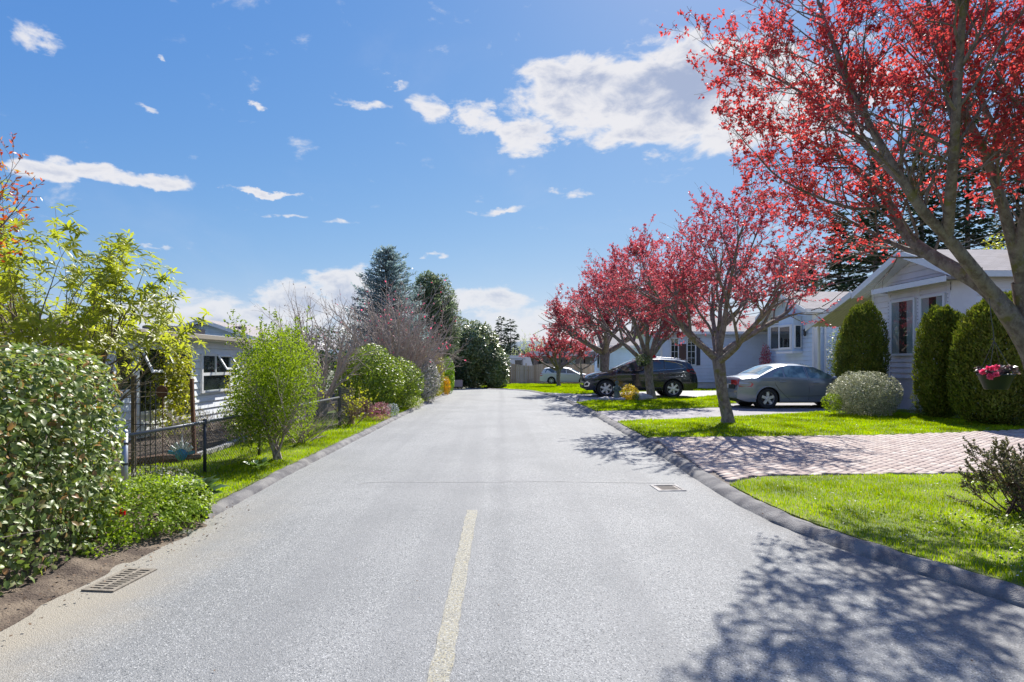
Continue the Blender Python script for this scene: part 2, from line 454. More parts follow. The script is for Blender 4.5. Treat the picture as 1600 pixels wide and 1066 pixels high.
# --- lawns, drives, beds
LAWNM = bpy.data.materials.new('lawn_turf'); LAWNM.use_nodes = True; g = G(LAWNM.node_tree); b = g.N['Principled BSDF']
tcn = g.n('ShaderNodeTexCoord').outputs['Object']
c = g.mix(g.smooth(g.noise(tcn, 1.3, 5), .35, .65), (.12,.18,.012,1), (.20,.22,.02,1))
c = g.mix(g.m('MULTIPLY', g.noise(tcn, 50, 3), .6), c, (.05,.07,.012,1))
g.L.new(c, b.inputs['Base Color']); b.inputs['Roughness'].default_value = .9
SOIL = material('garden_soil', (.10,.072,.05), .95, col2=(.045,.033,.025), vscale=12, bump=1, bscale=60, detail=7)
CONC = material('pale_concrete', (.42,.41,.40), .85, col2=(.34,.33,.32), vscale=2.5, bump=.3, bscale=80)
DRIVE = material('grey_drive', (.31,.29,.30), .85, col2=(.24,.23,.235), vscale=3, bump=.4, bscale=90)
def kr(a, b, n=14, o=.23): return [(rk(y)+o, y) for y in np.linspace(a, b, n)]
E1 = [(3.3,7.3),(6,7.45),(14,7.5)]
E2 = [(2.95,11.15),(5,11.25),(7.6,11.5),(9.5,11.95),(11.2,12.45),(14,12.9),(18,13.2)]
E3 = [(2.95,14.2),(5,14.9),(7.4,15.9),(9.75,17.2),(12.3,17.6)]
E4 = [(2.8,17.2),(4.5,17.7),(7.1,18.7),(7.7,20.2),(9,20.8),(14.2,21)]
E5 = [(2.7,20.8),(4,22.7),(6,23.5),(8.2,24.1),(10,25.9),(14,26.3)]
E6 = [(2.25,27.8),(3.7,26.6),(6,28.4),(9,29.8),(16,30.3)]
L1 = kr(-5,6.85,30)+E1+[(14,-5)]
D1 = kr(6.85,11.15,10,.2)+E2+[(18,7.5)]+E1[::-1]
L2p = kr(11.15,14.1)+E3+[(12.3,12.7)]+[p for p in E2[::-1] if p[0] < 12]
D2 = kr(14.1,17.1,8)+E4+[(14.2,17.7)]+E3[::-1]
L3 = kr(17.1,20.7)+E5+[(14.3,21)]+E4[::-1][1:]
D3 = kr(20.7,27.8)+E6+[(16,26.4)]+E5[::-1]
L4 = kr(27.8,33,8,.2)+[(.5,34.5),(-.3,36),(-1.5,38),(-1.5,51.4),(4,51.7),(8,51.9),(16,48),(16,30.4)]+E6[::-1]
sheet('lawn', L1, .06, LAWNM); sheet('lawn', L2p, .06, LAWNM)
sheet('lawn', L3, .06, LAWNM); sheet('lawn', L4, .05, LAWNM)
drv = sheet('driveway', D1, .040, material('joint_sand', (.17,.14,.12), .95, var=.4))
sheet('driveway', D2, .05, DRIVE); sheet('driveway', D3, .05, CONC)
BEDR = [(11.9,12.75),(20,13.2),(20,17.5),(11.6,17.5)]
sheet('garden_bed', BEDR, .078, SOIL)
# left: verge lawn with garden lawn behind the fence
LL = [(lk(y)-.17, y) for y in np.linspace(5.9, 27.5, 30)]
LLp = LL+[(-3.6,28.5),(-5.2,28.5),(-5.1,16),(-4.95,12.5),(-4.75,10.8),(-4.6,9.5),(-4.62,8.7),(-5.2,8.15),(-5.3,6.3),(-4.3,6.1),(-3.6,6.0)]
sheet('lawn', LLp, .05, LAWNM)
BEDL = [(-4.3,6.1),(-5.3,6.3),(-5.2,8.15),(-4.62,8.7),(-4.6,9.5),(-4.75,10.8),(-4.95,12.5),(-5.1,16),(-5.2,28.5),(-12,28.5),(-12,5)]
sheet('garden_bed', BEDL, .06, SOIL)

# dirt verge by the hedge: lumpy ground sloping up from the road
rg = np.random.RandomState(7)
nx, ny = 60, 150
xs = np.linspace(0, 1, nx); ys = np.linspace(-3, 6.4, ny)
V = np.zeros((ny, nx, 3))
from mathutils import noise as mn
for j, y in enumerate(ys):
    xe = lk(y)+.16+.10*mn.noise((y*1.7, 0, 3))
    if y > 5.3: xe -= (y-5.3)*.9
    for i, a in enumerate(xs):
        x = xe-a*2.6
        V[j, i] = (x, y, -.004+.15*min(1, a*4)**1.3+.05*mn.noise((x*4, y*4, 1))*min(1, a*9)+.022*mn.noise((x*14, y*14, 5))*min(1, a*12))
idx = np.arange(nx*ny).reshape(ny, nx)
F = np.stack([idx[:-1,:-1], idx[1:,:-1], idx[1:,1:], idx[:-1,1:]], -1).reshape(-1, 4)
DIRT = material('verge_dirt', (.20,.155,.115), .95, col2=(.09,.065,.05), vscale=7, bump=1, bscale=70, detail=8)
tag(link('verge', np_mesh('verge', V, F, DIRT, True)), kind='structure')

# --- brick pavers of the near drive
PVM = bpy.data.materials.new('clay_paver'); PVM.use_nodes = True; g = G(PVM.node_tree); b = g.N['Principled BSDF']
geo = g.n('ShaderNodeNewGeometry'); oi = g.n('ShaderNodeObjectInfo')
rr = g.m('FRACT', g.m('ADD', geo.outputs['Random Per Island'], oi.outputs['Random']))
c = g.ramp(rr, [(0,(.34,.26,.23)),(.25,(.44,.36,.32)),(.5,(.52,.45,.40)),(.7,(.36,.27,.24)),(.85,(.48,.40,.34)),(1,(.56,.50,.45))])
tcn = g.n('ShaderNodeTexCoord').outputs['Object']
c = g.mix(g.m('MULTIPLY', g.noise(tcn, 60, 4), .5), c, (.24,.18,.16,1))
g.L.new(c, b.inputs['Base Color']); b.inputs['Roughness'].default_value = .85
bn = g.n('ShaderNodeBump'); bn.inputs['Strength'].default_value = .5; bn.inputs['Distance'].default_value = .005
g.L.new(g.noise(tcn, 120, 3), bn.inputs['Height']); g.L.new(bn.outputs[0], b.inputs['Normal'])
PL, PW, GAP = .2, .1, .007
ang = R(38); ca, sa = math.cos(ang), math.sin(ang)
cand = []
for r_ in range(-140, 140):
    for c_ in range(-90, 90):
        u = (c_+(.5 if r_ % 2 else 0))*PL; v = r_*PW
        cand.append((u*ca-v*sa+8, u*sa+v*ca+9.5))
cand = np.array(cand)
polyD = D1
shr = inpoly(cand, polyD) & (cand[:, 0] < 14.5)
for dx, dy in ((.08,0),(-.08,0),(0,.06),(0,-.06)): shr &= inpoly(cand+np.array([dx, dy]), polyD)
cand = cand[shr]
vis = (cand[:, 0]/cand[:, 1] < .92)
dist = np.hypot(cand[:, 0], cand[:, 1])+(~vis)*100
order = np.argsort(dist); cand = cand[order]
def paver_vf():
    hx, hy = (PL-GAP)/2, (PW-GAP)/2; b_ = .006
    v = [(-hx,-hy,-.02),(hx,-hy,-.02),(hx,hy,-.02),(-hx,hy,-.02),(-hx+0,-hy,.012),(hx,-hy,.012),(hx,hy,.012),(-hx,hy,.012),
         (-hx+b_,-hy+b_,.018),(hx-b_,-hy+b_,.018),(hx-b_,hy-b_,.018),(-hx+b_,hy-b_,.018)]
    f = [(0,1,5,4),(1,2,6,5),(2,3,7,6),(3,0,4,7),(4,5,9,8),(5,6,10,9),(6,7,11,10),(7,4,8,11),(8,9,10,11)]
    return np.array(v), np.array(f)
pv, pf = paver_vf()
pme = np_mesh('paver', pv, pf, PVM)
rg = np.random.RandomState(3)
for x, y in cand[:300]:
    o = link('paver', pme, drv)
    o.location = (x, y, .052+rg.uniform(-.002,.002)); o.rotation_euler = (rg.uniform(-.008,.008), rg.uniform(-.008,.008), ang+rg.uniform(-.01,.01))
rest = cand[300:]
rot = np.array([[ca, -sa, 0],[sa, ca, 0],[0, 0, 1]])
pr = pv@rot.T
V = (pr[None]+np.concatenate([rest, np.full((len(rest), 1), .052)+rg.uniform(-.002,.002,(len(rest),1))], 1)[:, None, :]).reshape(-1, 3)
F = (pf[None]+np.arange(len(rest))[:, None, None]*len(pv)).reshape(-1, 4)
tag(link('distant_paving', np_mesh('distant_paving', V, F, PVM), drv), kind='stuff')

# --- grass
GR = leaf_mat('grass_blades', [(.14,.24,.003),(.22,.33,.005),(.31,.39,.006),(.18,.29,.004),(.36,.38,.02)], .45, gloss=.04, rough=.5, clump=1.3, clump_amt=.5)
def blades(polys, dens, hgt, wid, seed, z=.06, parent=None, name='grass', m=None, lean=.5):
    rg = np.random.RandomState(seed); out = []
    for poly, rect in polys:
        a = np.array(poly); x0, y0, x1, y1 = rect or (a[:,0].min(), a[:,1].min(), a[:,0].max(), a[:,1].max())
        n = int((x1-x0)*(y1-y0)*dens)
        p = np.stack([rg.uniform(x0, x1, n), rg.uniform(y0, y1, n)], 1)
        jit = rg.normal(0, .015, p.shape)
        p = p[inpoly(p+jit, poly)]
        # keep what the picture could see, a step aside included
        p = p[(p[:, 1] > 2.2) & (p[:, 0] < p[:, 1]*.98+.8) & (p[:, 0] > -p[:, 1]*.98-.8)]
        out.append(p)
    p = np.concatenate(out); n = len(p)
    f = np.array([mn.noise((x*1.3, y*1.3, 2))+.6*mn.noise((x*5, y*5, 9)) for x, y in p])
    h = hgt*(1+.55*f)*rg.uniform(.55, 1.3, n); w = wid*rg.uniform(.6, 1.3, n)
    th = rg.uniform(0, 2*np.pi, n); le = rg.uniform(.1, lean, n)*h; ph = rg.uniform(0, 2*np.pi, n)
    zz = np.vectorize(gz)(p[:, 1])+z-.005
    base = np.stack([p[:, 0], p[:, 1], zz], 1)
    s = np.stack([np.cos(th)*w/2, np.sin(th)*w/2, np.zeros(n)], 1)
    l = np.stack([np.cos(ph)*le, np.sin(ph)*le, h], 1)
    V = np.stack([base-s, base+s, base+s*.7+l*[.35,.35,.6], base-s*.7+l*[.35,.35,.6], base+l], 1).reshape(-1, 3)
    k = np.arange(n)[:, None]*5
    F3 = np.concatenate([k+np.array([[0,1,2]]), k+np.array([[0,2,3]]), k+np.array([[3,2,4]])])
    return tag(link(name, np_mesh(name, V, F3, m or GR), parent), kind='stuff')
blades([(L1, (2.2,2.2,9.5,7.6))], 3800, .034, .006, 11)
blades([(L2p, None)], 1500, .045, .012, 12)
blades([(L3, None)], 800, .05, .017, 13)
blades([(L4, None)], 350, .06, .03, 14, z=.05)
VERG = [(x, y) for x, y in LL]+[(-3.8,28.5),(-3.7,16),(-3.7,13),(-3.85,8),(-4.0,6.1)]
blades([(VERG, (-4.2,5.8,-2.7,12))], 2600, .04, .008, 15, z=.05)
blades([(VERG, (-4.2,12,-2.7,28.5))], 1000, .05, .014, 17, z=.05)
GARD = [(-3.8,6.1),(-5.3,6.3),(-5.2,8.15),(-4.62,8.7),(-4.6,9.5),(-4.75,10.8),(-4.95,12.5),(-5.1,16),(-3.75,16),(-3.75,12),(-3.9,8)]
blades([(GARD, None)], 1500, .04, .010, 16, z=.05)

# fallen petals and daisies on the lawns
def flecks(name, poly, n, size, m, seed, z=.09, rect=None):
    rg = np.random.RandomState(seed); a = np.array(poly); x0, y0, x1, y1 = rect or (a[:,0].min(), max(2.5, a[:,1].min()), a[:,0].max(), a[:,1].max())
    p = np.stack([rg.uniform(x0, x1, n), rg.uniform(y0, y1, n)], 1); p = p[inpoly(p, poly)]; n = len(p)
    th = rg.uniform(0, 6.28, n); s = size*rg.uniform(.5, 1.3, n)
    c = np.stack([p[:,0], p[:,1], np.vectorize(gz)(p[:,1])+z+rg.uniform(-.012,.012,n)], 1)
    a1 = np.stack([np.cos(th)*s, np.sin(th)*s, rg.normal(0,.3,n)*s], 1); a2 = np.stack([-np.sin(th)*s*.7, np.cos(th)*s*.7, rg.normal(0,.3,n)*s], 1)
    V = np.stack([c-a1, c-a2, c+a1, c+a2], 1).reshape(-1, 3)
    F = np.arange(n*4).reshape(-1, 4)
    return tag(link(name, np_mesh(name, V, F, m)), kind='stuff')
PET = material('white_petal', (.75,.70,.68), .7)
flecks('fallen_petals', L1, 900, .008, PET, 1, .095, (2.5,2.5,8.5,7.5))
flecks('fallen_petals', L2p, 260, .012, PET, 2, .10)
LITM = material('dead_leaf', (.20,.13,.08), .9, var=.4)
ROADP = [(lk(y)+.02, y) for y in np.linspace(2.2, 16, 12)]+[(rk(y)-.02, y) for y in np.linspace(16, 2.2, 12)]
GUT = [(lk(y)-.5, y) for y in np.linspace(2.2, 6.0, 8)]+[(lk(y)+.35, y) for y in np.linspace(6.0, 2.2, 8)]
flecks('leaf_litter', GUT, 500, .011, LITM, 4, .035)
flecks('road_grit', ROADP, 160, .006, LITM, 5, .024)
GUR = [(rk(y)-.10, y) for y in np.linspace(2.2, 12, 12)]+[(rk(y)+.24, y) for y in np.linspace(12, 2.2, 12)]
flecks('leaf_litter', GUR, 240, .008, LITM, 6, .06)
# ============================================================ FOLIAGE AND BRANCHES
def unit(a): return a/np.maximum(np.linalg.norm(a, axis=-1, keepdims=True), 1e-9)
def leaves_vf(P, D, Nn, L, W, kind='rhomb', fold=.25):
    """P base points, D direction, Nn leaf normal (unit arrays), L lengths, W widths"""
    n = len(P); D = unit(D); S = unit(np.cross(D, Nn)); Nn = np.cross(S, D)
    L = np.broadcast_to(L, (n,))[:, None]; W = np.broadcast_to(W, (n,))[:, None]/2
    if kind == 'rhomb':
        V = np.stack([P, P+D*L*.5+S*W+Nn*W*fold, P+D*L, P+D*L*.5-S*W+Nn*W*fold], 1)
        F = np.array([[0,1,2],[0,2,3]])
    else:   # pointed oval with midrib, 8 triangles
        V = np.stack([P, P+D*L*.33, P+D*L*.68-Nn*L*.03, P+D*L-Nn*L*.12,
                      P+D*L*.30+S*W*.9+Nn*W*fold, P+D*L*.66+S*W*.85+Nn*W*fold*.8,
                      P+D*L*.30-S*W*.9+Nn*W*fold, P+D*L*.66-S*W*.85+Nn*W*fold*.8], 1)
        F = np.array([[0,1,4],[1,5,4],[1,2,5],[2,3,5],[0,6,1],[1,6,7],[1,7,2],[2,7,3]])
        F = F[:, ::-1]
    k = V.shape[1]
    FF = (F[None]+np.arange(n)[:, None, None]*k).reshape(-1, 3)
    return V.reshape(-1, 3), FF
def foliage(name, P, D, Nn, L, W, m, parent=None, kind='rhomb', off=True, fold=.25, stuff=True):
    V, F = leaves_vf(P, D, Nn, L, W, kind, fold)
    if parent is not None and off: V = V-np.array(chain_loc(parent))
    o = link(name, np_mesh(name, V, F, m, kind != 'rhomb'), parent)
    if stuff: o['kind'] = 'stuff'
    return o
def rdir(rg, n): return unit(rg.normal(size=(n, 3)))
def lump(d, seed, amp):
    """smooth lumps on a unit direction"""
    rg = np.random.RandomState(seed); s = 0
    for k in range(7):
        a = rg.normal(size=3)*(2.0+k*.9); s = s+np.sin(d@a+rg.uniform(0, 6.28))/(1+.35*k)
    return 1+amp*s/3
def shell(c, r, n, rg, seed=0, amp=.12, depth=.35, zmin=None, power=2.0, tmin=-1):
    d = rdir(rg, int(n*1.5)); d = d[d[:, 2] > tmin][:n]
    if power != 2.0:
        k = (np.abs(d)**power).sum(1)**(-1/power); base = d*k[:, None]
    else: base = d
    f = lump(d, seed, amp)*(1-depth*rg.rand(len(d))**1.7)
    P = np.array(c)+base*np.array(r)*f[:, None]
    Nn = unit(np.sign(base)*np.abs(base)**(power-1)/np.array(r))
    if zmin is not None: ok = P[:, 2] > zmin; P, Nn = P[ok], Nn[ok]
    return P, Nn
def bush(parent, c, r, n, L, W, m, seed, amp=.12, depth=.35, zmin=.03, power=2.0, kind='rhomb', up=.3, jit=.7, name='foliage', tmin=-1, parts=0, core=0):
    rg = np.random.RandomState(seed)
    P, Nn = shell(c, r, n, rg, seed, amp, depth, zmin, power, tmin)
    if core:      # leaves deeper inside, so that a dense shrub is dense
        P2, N2 = shell(c, np.array(r)*.80, int(n*core), rg, seed, amp, .45, zmin, power, tmin); P = np.concatenate([P, P2]); Nn = np.concatenate([Nn, N2])
        q = rg.permutation(len(P)); P, Nn = P[q], Nn[q]
    n = len(P)
    Nl = unit(Nn+rdir(rg, n)*jit+np.array([0, 0, up])); D = unit(np.cross(Nl, rdir(rg, n))+Nn*.35)
    Ls = L*rg.uniform(.6, 1.25, n); Ws = W*rg.uniform(.7, 1.2, n)
    if parts:
        # the ones that show largest stand as leaves of their own
        d = np.linalg.norm(P-np.array([0, 0, CAM_H]), axis=1)
        fac = (Nn*(np.array([0, 0, CAM_H])-P)).sum(1)/d
        inv = (np.abs(P[:, 0])/P[:, 1] < .85) & (fac > .1)
        rad = np.linalg.norm((P-np.array(c))/np.array(r), axis=1)
        score = np.where(inv, 10/d*(1+fac)+rad*1.5, -1)
        o_ = np.argsort(-score); sel, rest = o_[:parts], o_[parts:]
        V, F = leaves_vf(np.zeros((1,3)), np.array([[1.,0,0]]), np.array([[0,0,1.]]), 1.0, W/L, 'oval', .3)
        me = np_mesh('leaf', V, F, m, True); off = chain_loc(parent)
        for i in sel: place_leaf(me, parent, P[i], D[i], Nl[i], Ls[i], off)
        P, D, Nl, Ls, Ws = P[rest], D[rest], Nl[rest], Ls[rest], Ws[rest]
    return foliage(name, P, D, Nl, Ls, Ws, m, parent, kind)
def place_leaf(me, parent, p, d, nn, L, off):
    d = Vector(d).normalized(); s = d.cross(Vector(nn)).normalized(); u = s.cross(d)
    M = Matrix(((d.x, -s.x, u.x, p[0]-off.x), (d.y, -s.y, u.y, p[1]-off.y), (d.z, -s.z, u.z, p[2]-off.z), (0,0,0,1)))
    o = link('leaf', me, parent); o.matrix_basis = M@Matrix.Scale(L, 4)
    return o

# --- branches
def rot_about(v, ax, a): return Matrix.Rotation(a, 3, ax)@v
RMIN = [.0022]; ZMIN = [-9]
def grow(rng, start, d, L, r, lev, spec, out, tips):
    """spec[lev] = (children, length ratio, angle deg, up pull, wiggle, segments)"""
    nc, lr, an, up, wig, seg = spec[lev]
    pts = [Vector(start)]; d = Vector(d).normalized(); rad = [r]
    dirs = [d.copy()]
    for i in range(seg):
        d = (d+Vector((rng.gauss(0, wig), rng.gauss(0, wig), rng.gauss(0, wig)+up))).normalized()
        if pts[-1].z < ZMIN[0] and d.z < .35: d = (d+Vector((0,0,.55))).normalized()
        pts.append(pts[-1]+d*L/seg); rad.append(max(r*(1-.75*(i+1)/seg), RMIN[0])); dirs.append(d.copy())
    out.append((pts, rad, lev))
    if lev+1 >= len(spec): 
        tips.append((pts, dirs)); return
    if nc == 0: return
    for k in range(nc):
        t = .28+.72*(k+rng.uniform(.2, .8))/nc; f = t*seg; i = min(int(f), seg-1); q = pts[i].lerp(pts[i+1], f-i)
        ax = dirs[i].orthogonal().normalized(); ax = rot_about(ax, dirs[i], rng.uniform(0, 6.283) if lev else k*2.4+rng.uniform(-.5,.5))
        cd = rot_about(dirs[i], ax, R(an*rng.uniform(.65, 1.3)))
        grow(rng, q, cd, L*lr*rng.uniform(.7, 1.2)*(1.15-.45*t), rad[i]*.62, lev+1, spec, out, tips)
    # leader carries on
    grow(rng, pts[-1], dirs[-1], L*lr*.8, rad[-1], lev+1, spec, out, tips)
def tubes_np(polys, nmin=3):
    """fast tubes: list of (pts, radii, level) -> V, F4"""
    V = []; F = []; b = 0
    for pts, rad, lev in polys:
        n = 8 if rad[0] > .05 else 6 if rad[0] > .02 else 4 if rad[0] > .008 else 3
        P = np.array([tuple(p) for p in pts]); m_ = len(P)
        T = unit(np.gradient(P, axis=0)); u = np.cross(T[0], [0.3, .5, .81]); u /= np.linalg.norm(u)+1e-9
        U = unit(u[None]-T*(T@u)[:, None]); Wv = np.cross(T, U)
        a = np.arange(n)*2*np.pi/n
        ring = U[:, None]*np.cos(a)[None, :, None]+Wv[:, None]*np.sin(a)[None, :, None]
        V.append((P[:, None]+ring*np.array(rad)[:, None, None]).reshape(-1, 3))
        i = np.arange(m_-1)[:, None]*n; k = np.arange(n)[None]; k2 = (k+1) % n
        F.append(np.stack([b+i+k, b+i+k2, b+i+n+k2, b+i+n+k], -1).reshape(-1, 4)); b += m_*n
    return np.concatenate(V), np.concatenate(F)
def wood(name, polys, m, parent, stuff=False):
    V, F = tubes_np(polys); V = V-np.array(chain_loc(parent))
    o = link(name, np_mesh(name, V, F, m, True), parent)
    if stuff: o['kind'] = 'stuff'
    return o
def bark(name, c1, c2, moss=None, scale=14):
    if name in MATS: return MATS[name]
    m = bpy.data.materials.new(name); m.use_nodes = True; g = G(m.node_tree); b = g.N['Principled BSDF']
    tcn = g.n('ShaderNodeTexCoord').outputs['Object']
    mp = g.n('ShaderNodeMapping'); mp.inputs['Scale'].default_value = (1,1,.6); g.L.new(tcn, mp.inputs[0])
    n1 = g.noise(mp.outputs[0], scale, 7, .65)
    c = g.mix(g.smooth(n1, .35, .62), (*c1, 1), (*c2, 1))
    c = g.mix(g.smooth(g.noise(tcn, scale*2.5, 4), .62, .72), c, (.34,.33,.29,1))
    if moss: c = g.mix(g.m('MULTIPLY', g.smooth(g.noise(tcn, 5, 4), .55, .68), .8), c, (*moss, 1))
    g.L.new(c, b.inputs['Base Color']); b.inputs['Roughness'].default_value = .9
    bn = g.n('ShaderNodeBump'); bn.inputs['Strength'].default_value = 1; bn.inputs['Distance'].default_value = .02
    g.L.new(n1, bn.inputs['Height']); g.L.new(bn.outputs[0], b.inputs['Normal'])
    MATS[name] = m; return m
BARK_P = bark('plum_bark', (.13,.10,.085), (.26,.22,.185), (.16,.15,.03))
BARK_T = bark('twig_bark', (.34,.27,.22), (.46,.385,.33))
BARK_R = bark('reddish_twig', (.12,.055,.05), (.17,.09,.075))
def twig_leaves(tips, rng, per, L, W, m, parent, droop=-.15, spread=.9, name='crown', frac=(.1, 1.0), skip=0, cut=None):
    rg = np.random.RandomState(rng.randrange(10**6)); P = []; D = []
    for pts, dirs in tips:
        if skip and rng.random() < skip: continue
        A = np.array([tuple(p) for p in pts]); n = per if isinstance(per, int) else rng.randint(*per)
        t = rg.uniform(frac[0], frac[1], n)**.8*(len(A)-1); i = np.minimum(t.astype(int), len(A)-2); f = (t-i)[:, None]
        P.append(A[i]*(1-f)+A[i+1]*f)
        dd = np.array([tuple(q) for q in dirs])[i]
        D.append(unit(dd*.6+rdir(rg, n)*spread+np.array([0, 0, droop])))
    P = np.concatenate(P); D = np.concatenate(D)
    if cut is not None: ok = cut(P); P, D = P[ok], D[ok]
    n = len(P); Nn = unit(rdir(rg, n)+np.array([0, 0, .5]))
    return foliage(name, P, D, Nn, L*rg.uniform(.6, 1.25, n), W*rg.uniform(.7, 1.2, n), m, parent)
PLUM = leaf_mat('plum_leaf', [(.20,.03,.05),(.36,.05,.07),(.50,.08,.11),(.32,.07,.09),(.58,.16,.18),(.24,.04,.05),(.30,.12,.10)], .52, tcol=(.70,.11,.14), gloss=.08, clump=1.0, clump_amt=.3)
PLUM_O = leaf_mat('plum_leaf_orange', [(.20,.02,.035),(.40,.035,.055),(.56,.06,.07),(.62,.13,.08),(.26,.025,.04),(.50,.06,.10)], .55, tcol=(.85,.10,.09), gloss=.1, clump=1.2, clump_amt=.35)
# ============================================================ TREES
def plum(label, x, y, z0, fork, limbs, scale, seed, leaves, lsize, trunk_r, lean=(0,0), spread=(44,68), m=PLUM, dome=None, lev=3):
    t = thing('plum_tree', label, 'tree', (x, y, z0), 0, 'red leaved plum trees along the right verge')
    rng = random.Random(seed); out = []; tips = []
    def clipped(b):
        if not dome: return b
        cz, rx, rz_ = dome; k = len(b[0])
        for i, p in enumerate(b[0]):
            if ((p.x-x-lean[0])**2+(p.y-y)**2)/rx**2+((p.z-cz)/(rz_ if p.z > cz else 9))**2 > .86: k = i; break
        return (b[0][:k], b[1][:k-1]+[.004] if k < len(b[0]) else b[1], b[2]) if k >= 3 else None
    base = Vector((x, y, z0-.05)); f = Vector((x+lean[0], y+lean[1], z0+fork))
    mid = base.lerp(f, .5)+Vector((rng.uniform(-.04,.04)+lean[0]*.15, 0, 0))
    tr = [([base, base+Vector((0,0,.18)), mid, f, f+Vector((0,0,.12))], [trunk_r*1.45, trunk_r*1.08, trunk_r*.95, trunk_r*1.1, trunk_r*.7], 0)]
    wood('trunk', tr, BARK_P, t)
    spec = [(7, .62, 38, .05, .10, 7), (6, .60, 40, .05, .13, 5), (5, .62, 42, .0, .16, 4), (0, 0, 0, .0, .18, 3)]
    if lev == 2: spec = [(6, .60, 36, .07, .10, 6), (6, .55, 38, .05, .13, 4), (0, 0, 0, .02, .16, 3)]
    ZMIN[0] = z0+fork+.95
    for k in range(limbs):
        a = k*2*math.pi/limbs+rng.uniform(-.3, .3); th = R(rng.uniform(*spread)) if k < limbs-1 else R(12)
        d = Vector((math.cos(a)*math.sin(th), math.sin(a)*math.sin(th), math.cos(th)))
        lo = []
        grow(rng, f+Vector((0,0,rng.uniform(-.12,.1))), d, 1.75*scale*rng.uniform(.9, 1.1), trunk_r*.62, 0, spec, lo, tips)
        wood('limb', [c for c in (clipped(b) for b in lo if b[2] <= 1) if c], BARK_P, t)
        out += [b for b in lo if b[2] > 1]
    ZMIN[0] = -9
    if dome:      # the crown is kept to a rounded head
        cz, rx, rz_ = dome
        def inside(p, k=1.0): return ((p.x-x-lean[0])**2+(p.y-y)**2)/rx**2+((p.z-cz)/(rz_ if p.z > cz else rz_*.75))**2 < k
        out = [b for b in out if inside(b[0][0], rng.uniform(.85, 1.05))]
        tips[:] = [b for b in tips if inside(b[0][0], rng.uniform(.85, 1.05))]
    wood('twigs', out, BARK_P, t, stuff=True)
    per = max(2, int(leaves/len(tips)))
    twig_leaves(tips, rng, per, lsize, lsize*.55, m, t)
    return t
plum('red leaved plum tree with a forked trunk standing in the lawn before the grey sedan', px2x(1137,13.8), 13.8, .06, 1.5, 7, 1.6, 5, 30000, .062, .135, (-.22,0), spread=(44,74), dome=(2.75, 2.45, 2.85))
plum('red leaved plum tree in front of the black SUV, a flower basket in its fork', px2x(1018,22.6), 22.6, .06, 1.5, 7, 1.85, 8, 27000, .085, .17, (-.12,0), spread=(40,70), dome=(3.3, 2.9, 3.55))
plum('thick trunked red plum tree behind the front of the black SUV', px2x(945,28.6), 28.6, .04, 1.95, 7, 1.75, 21, 18000, .10, .24, (.0,0), spread=(40,70), dome=(3.9, 2.7, 3.3))
plum('farthest small red plum tree beside the silver station wagon', px2x(873,41), 41, gz(41)+.03, 1.15, 7, 1.5, 31, 7500, .12, .15, (0,0), lev=2, dome=(2.1, 2.0, 2.4))
plum('slender young plum tree by the fence behind the silver station wagon', px2x(908,45), 45, gz(45), 1.3, 4, .95, 33, 1700, .12, .10, (0,0), lev=2)

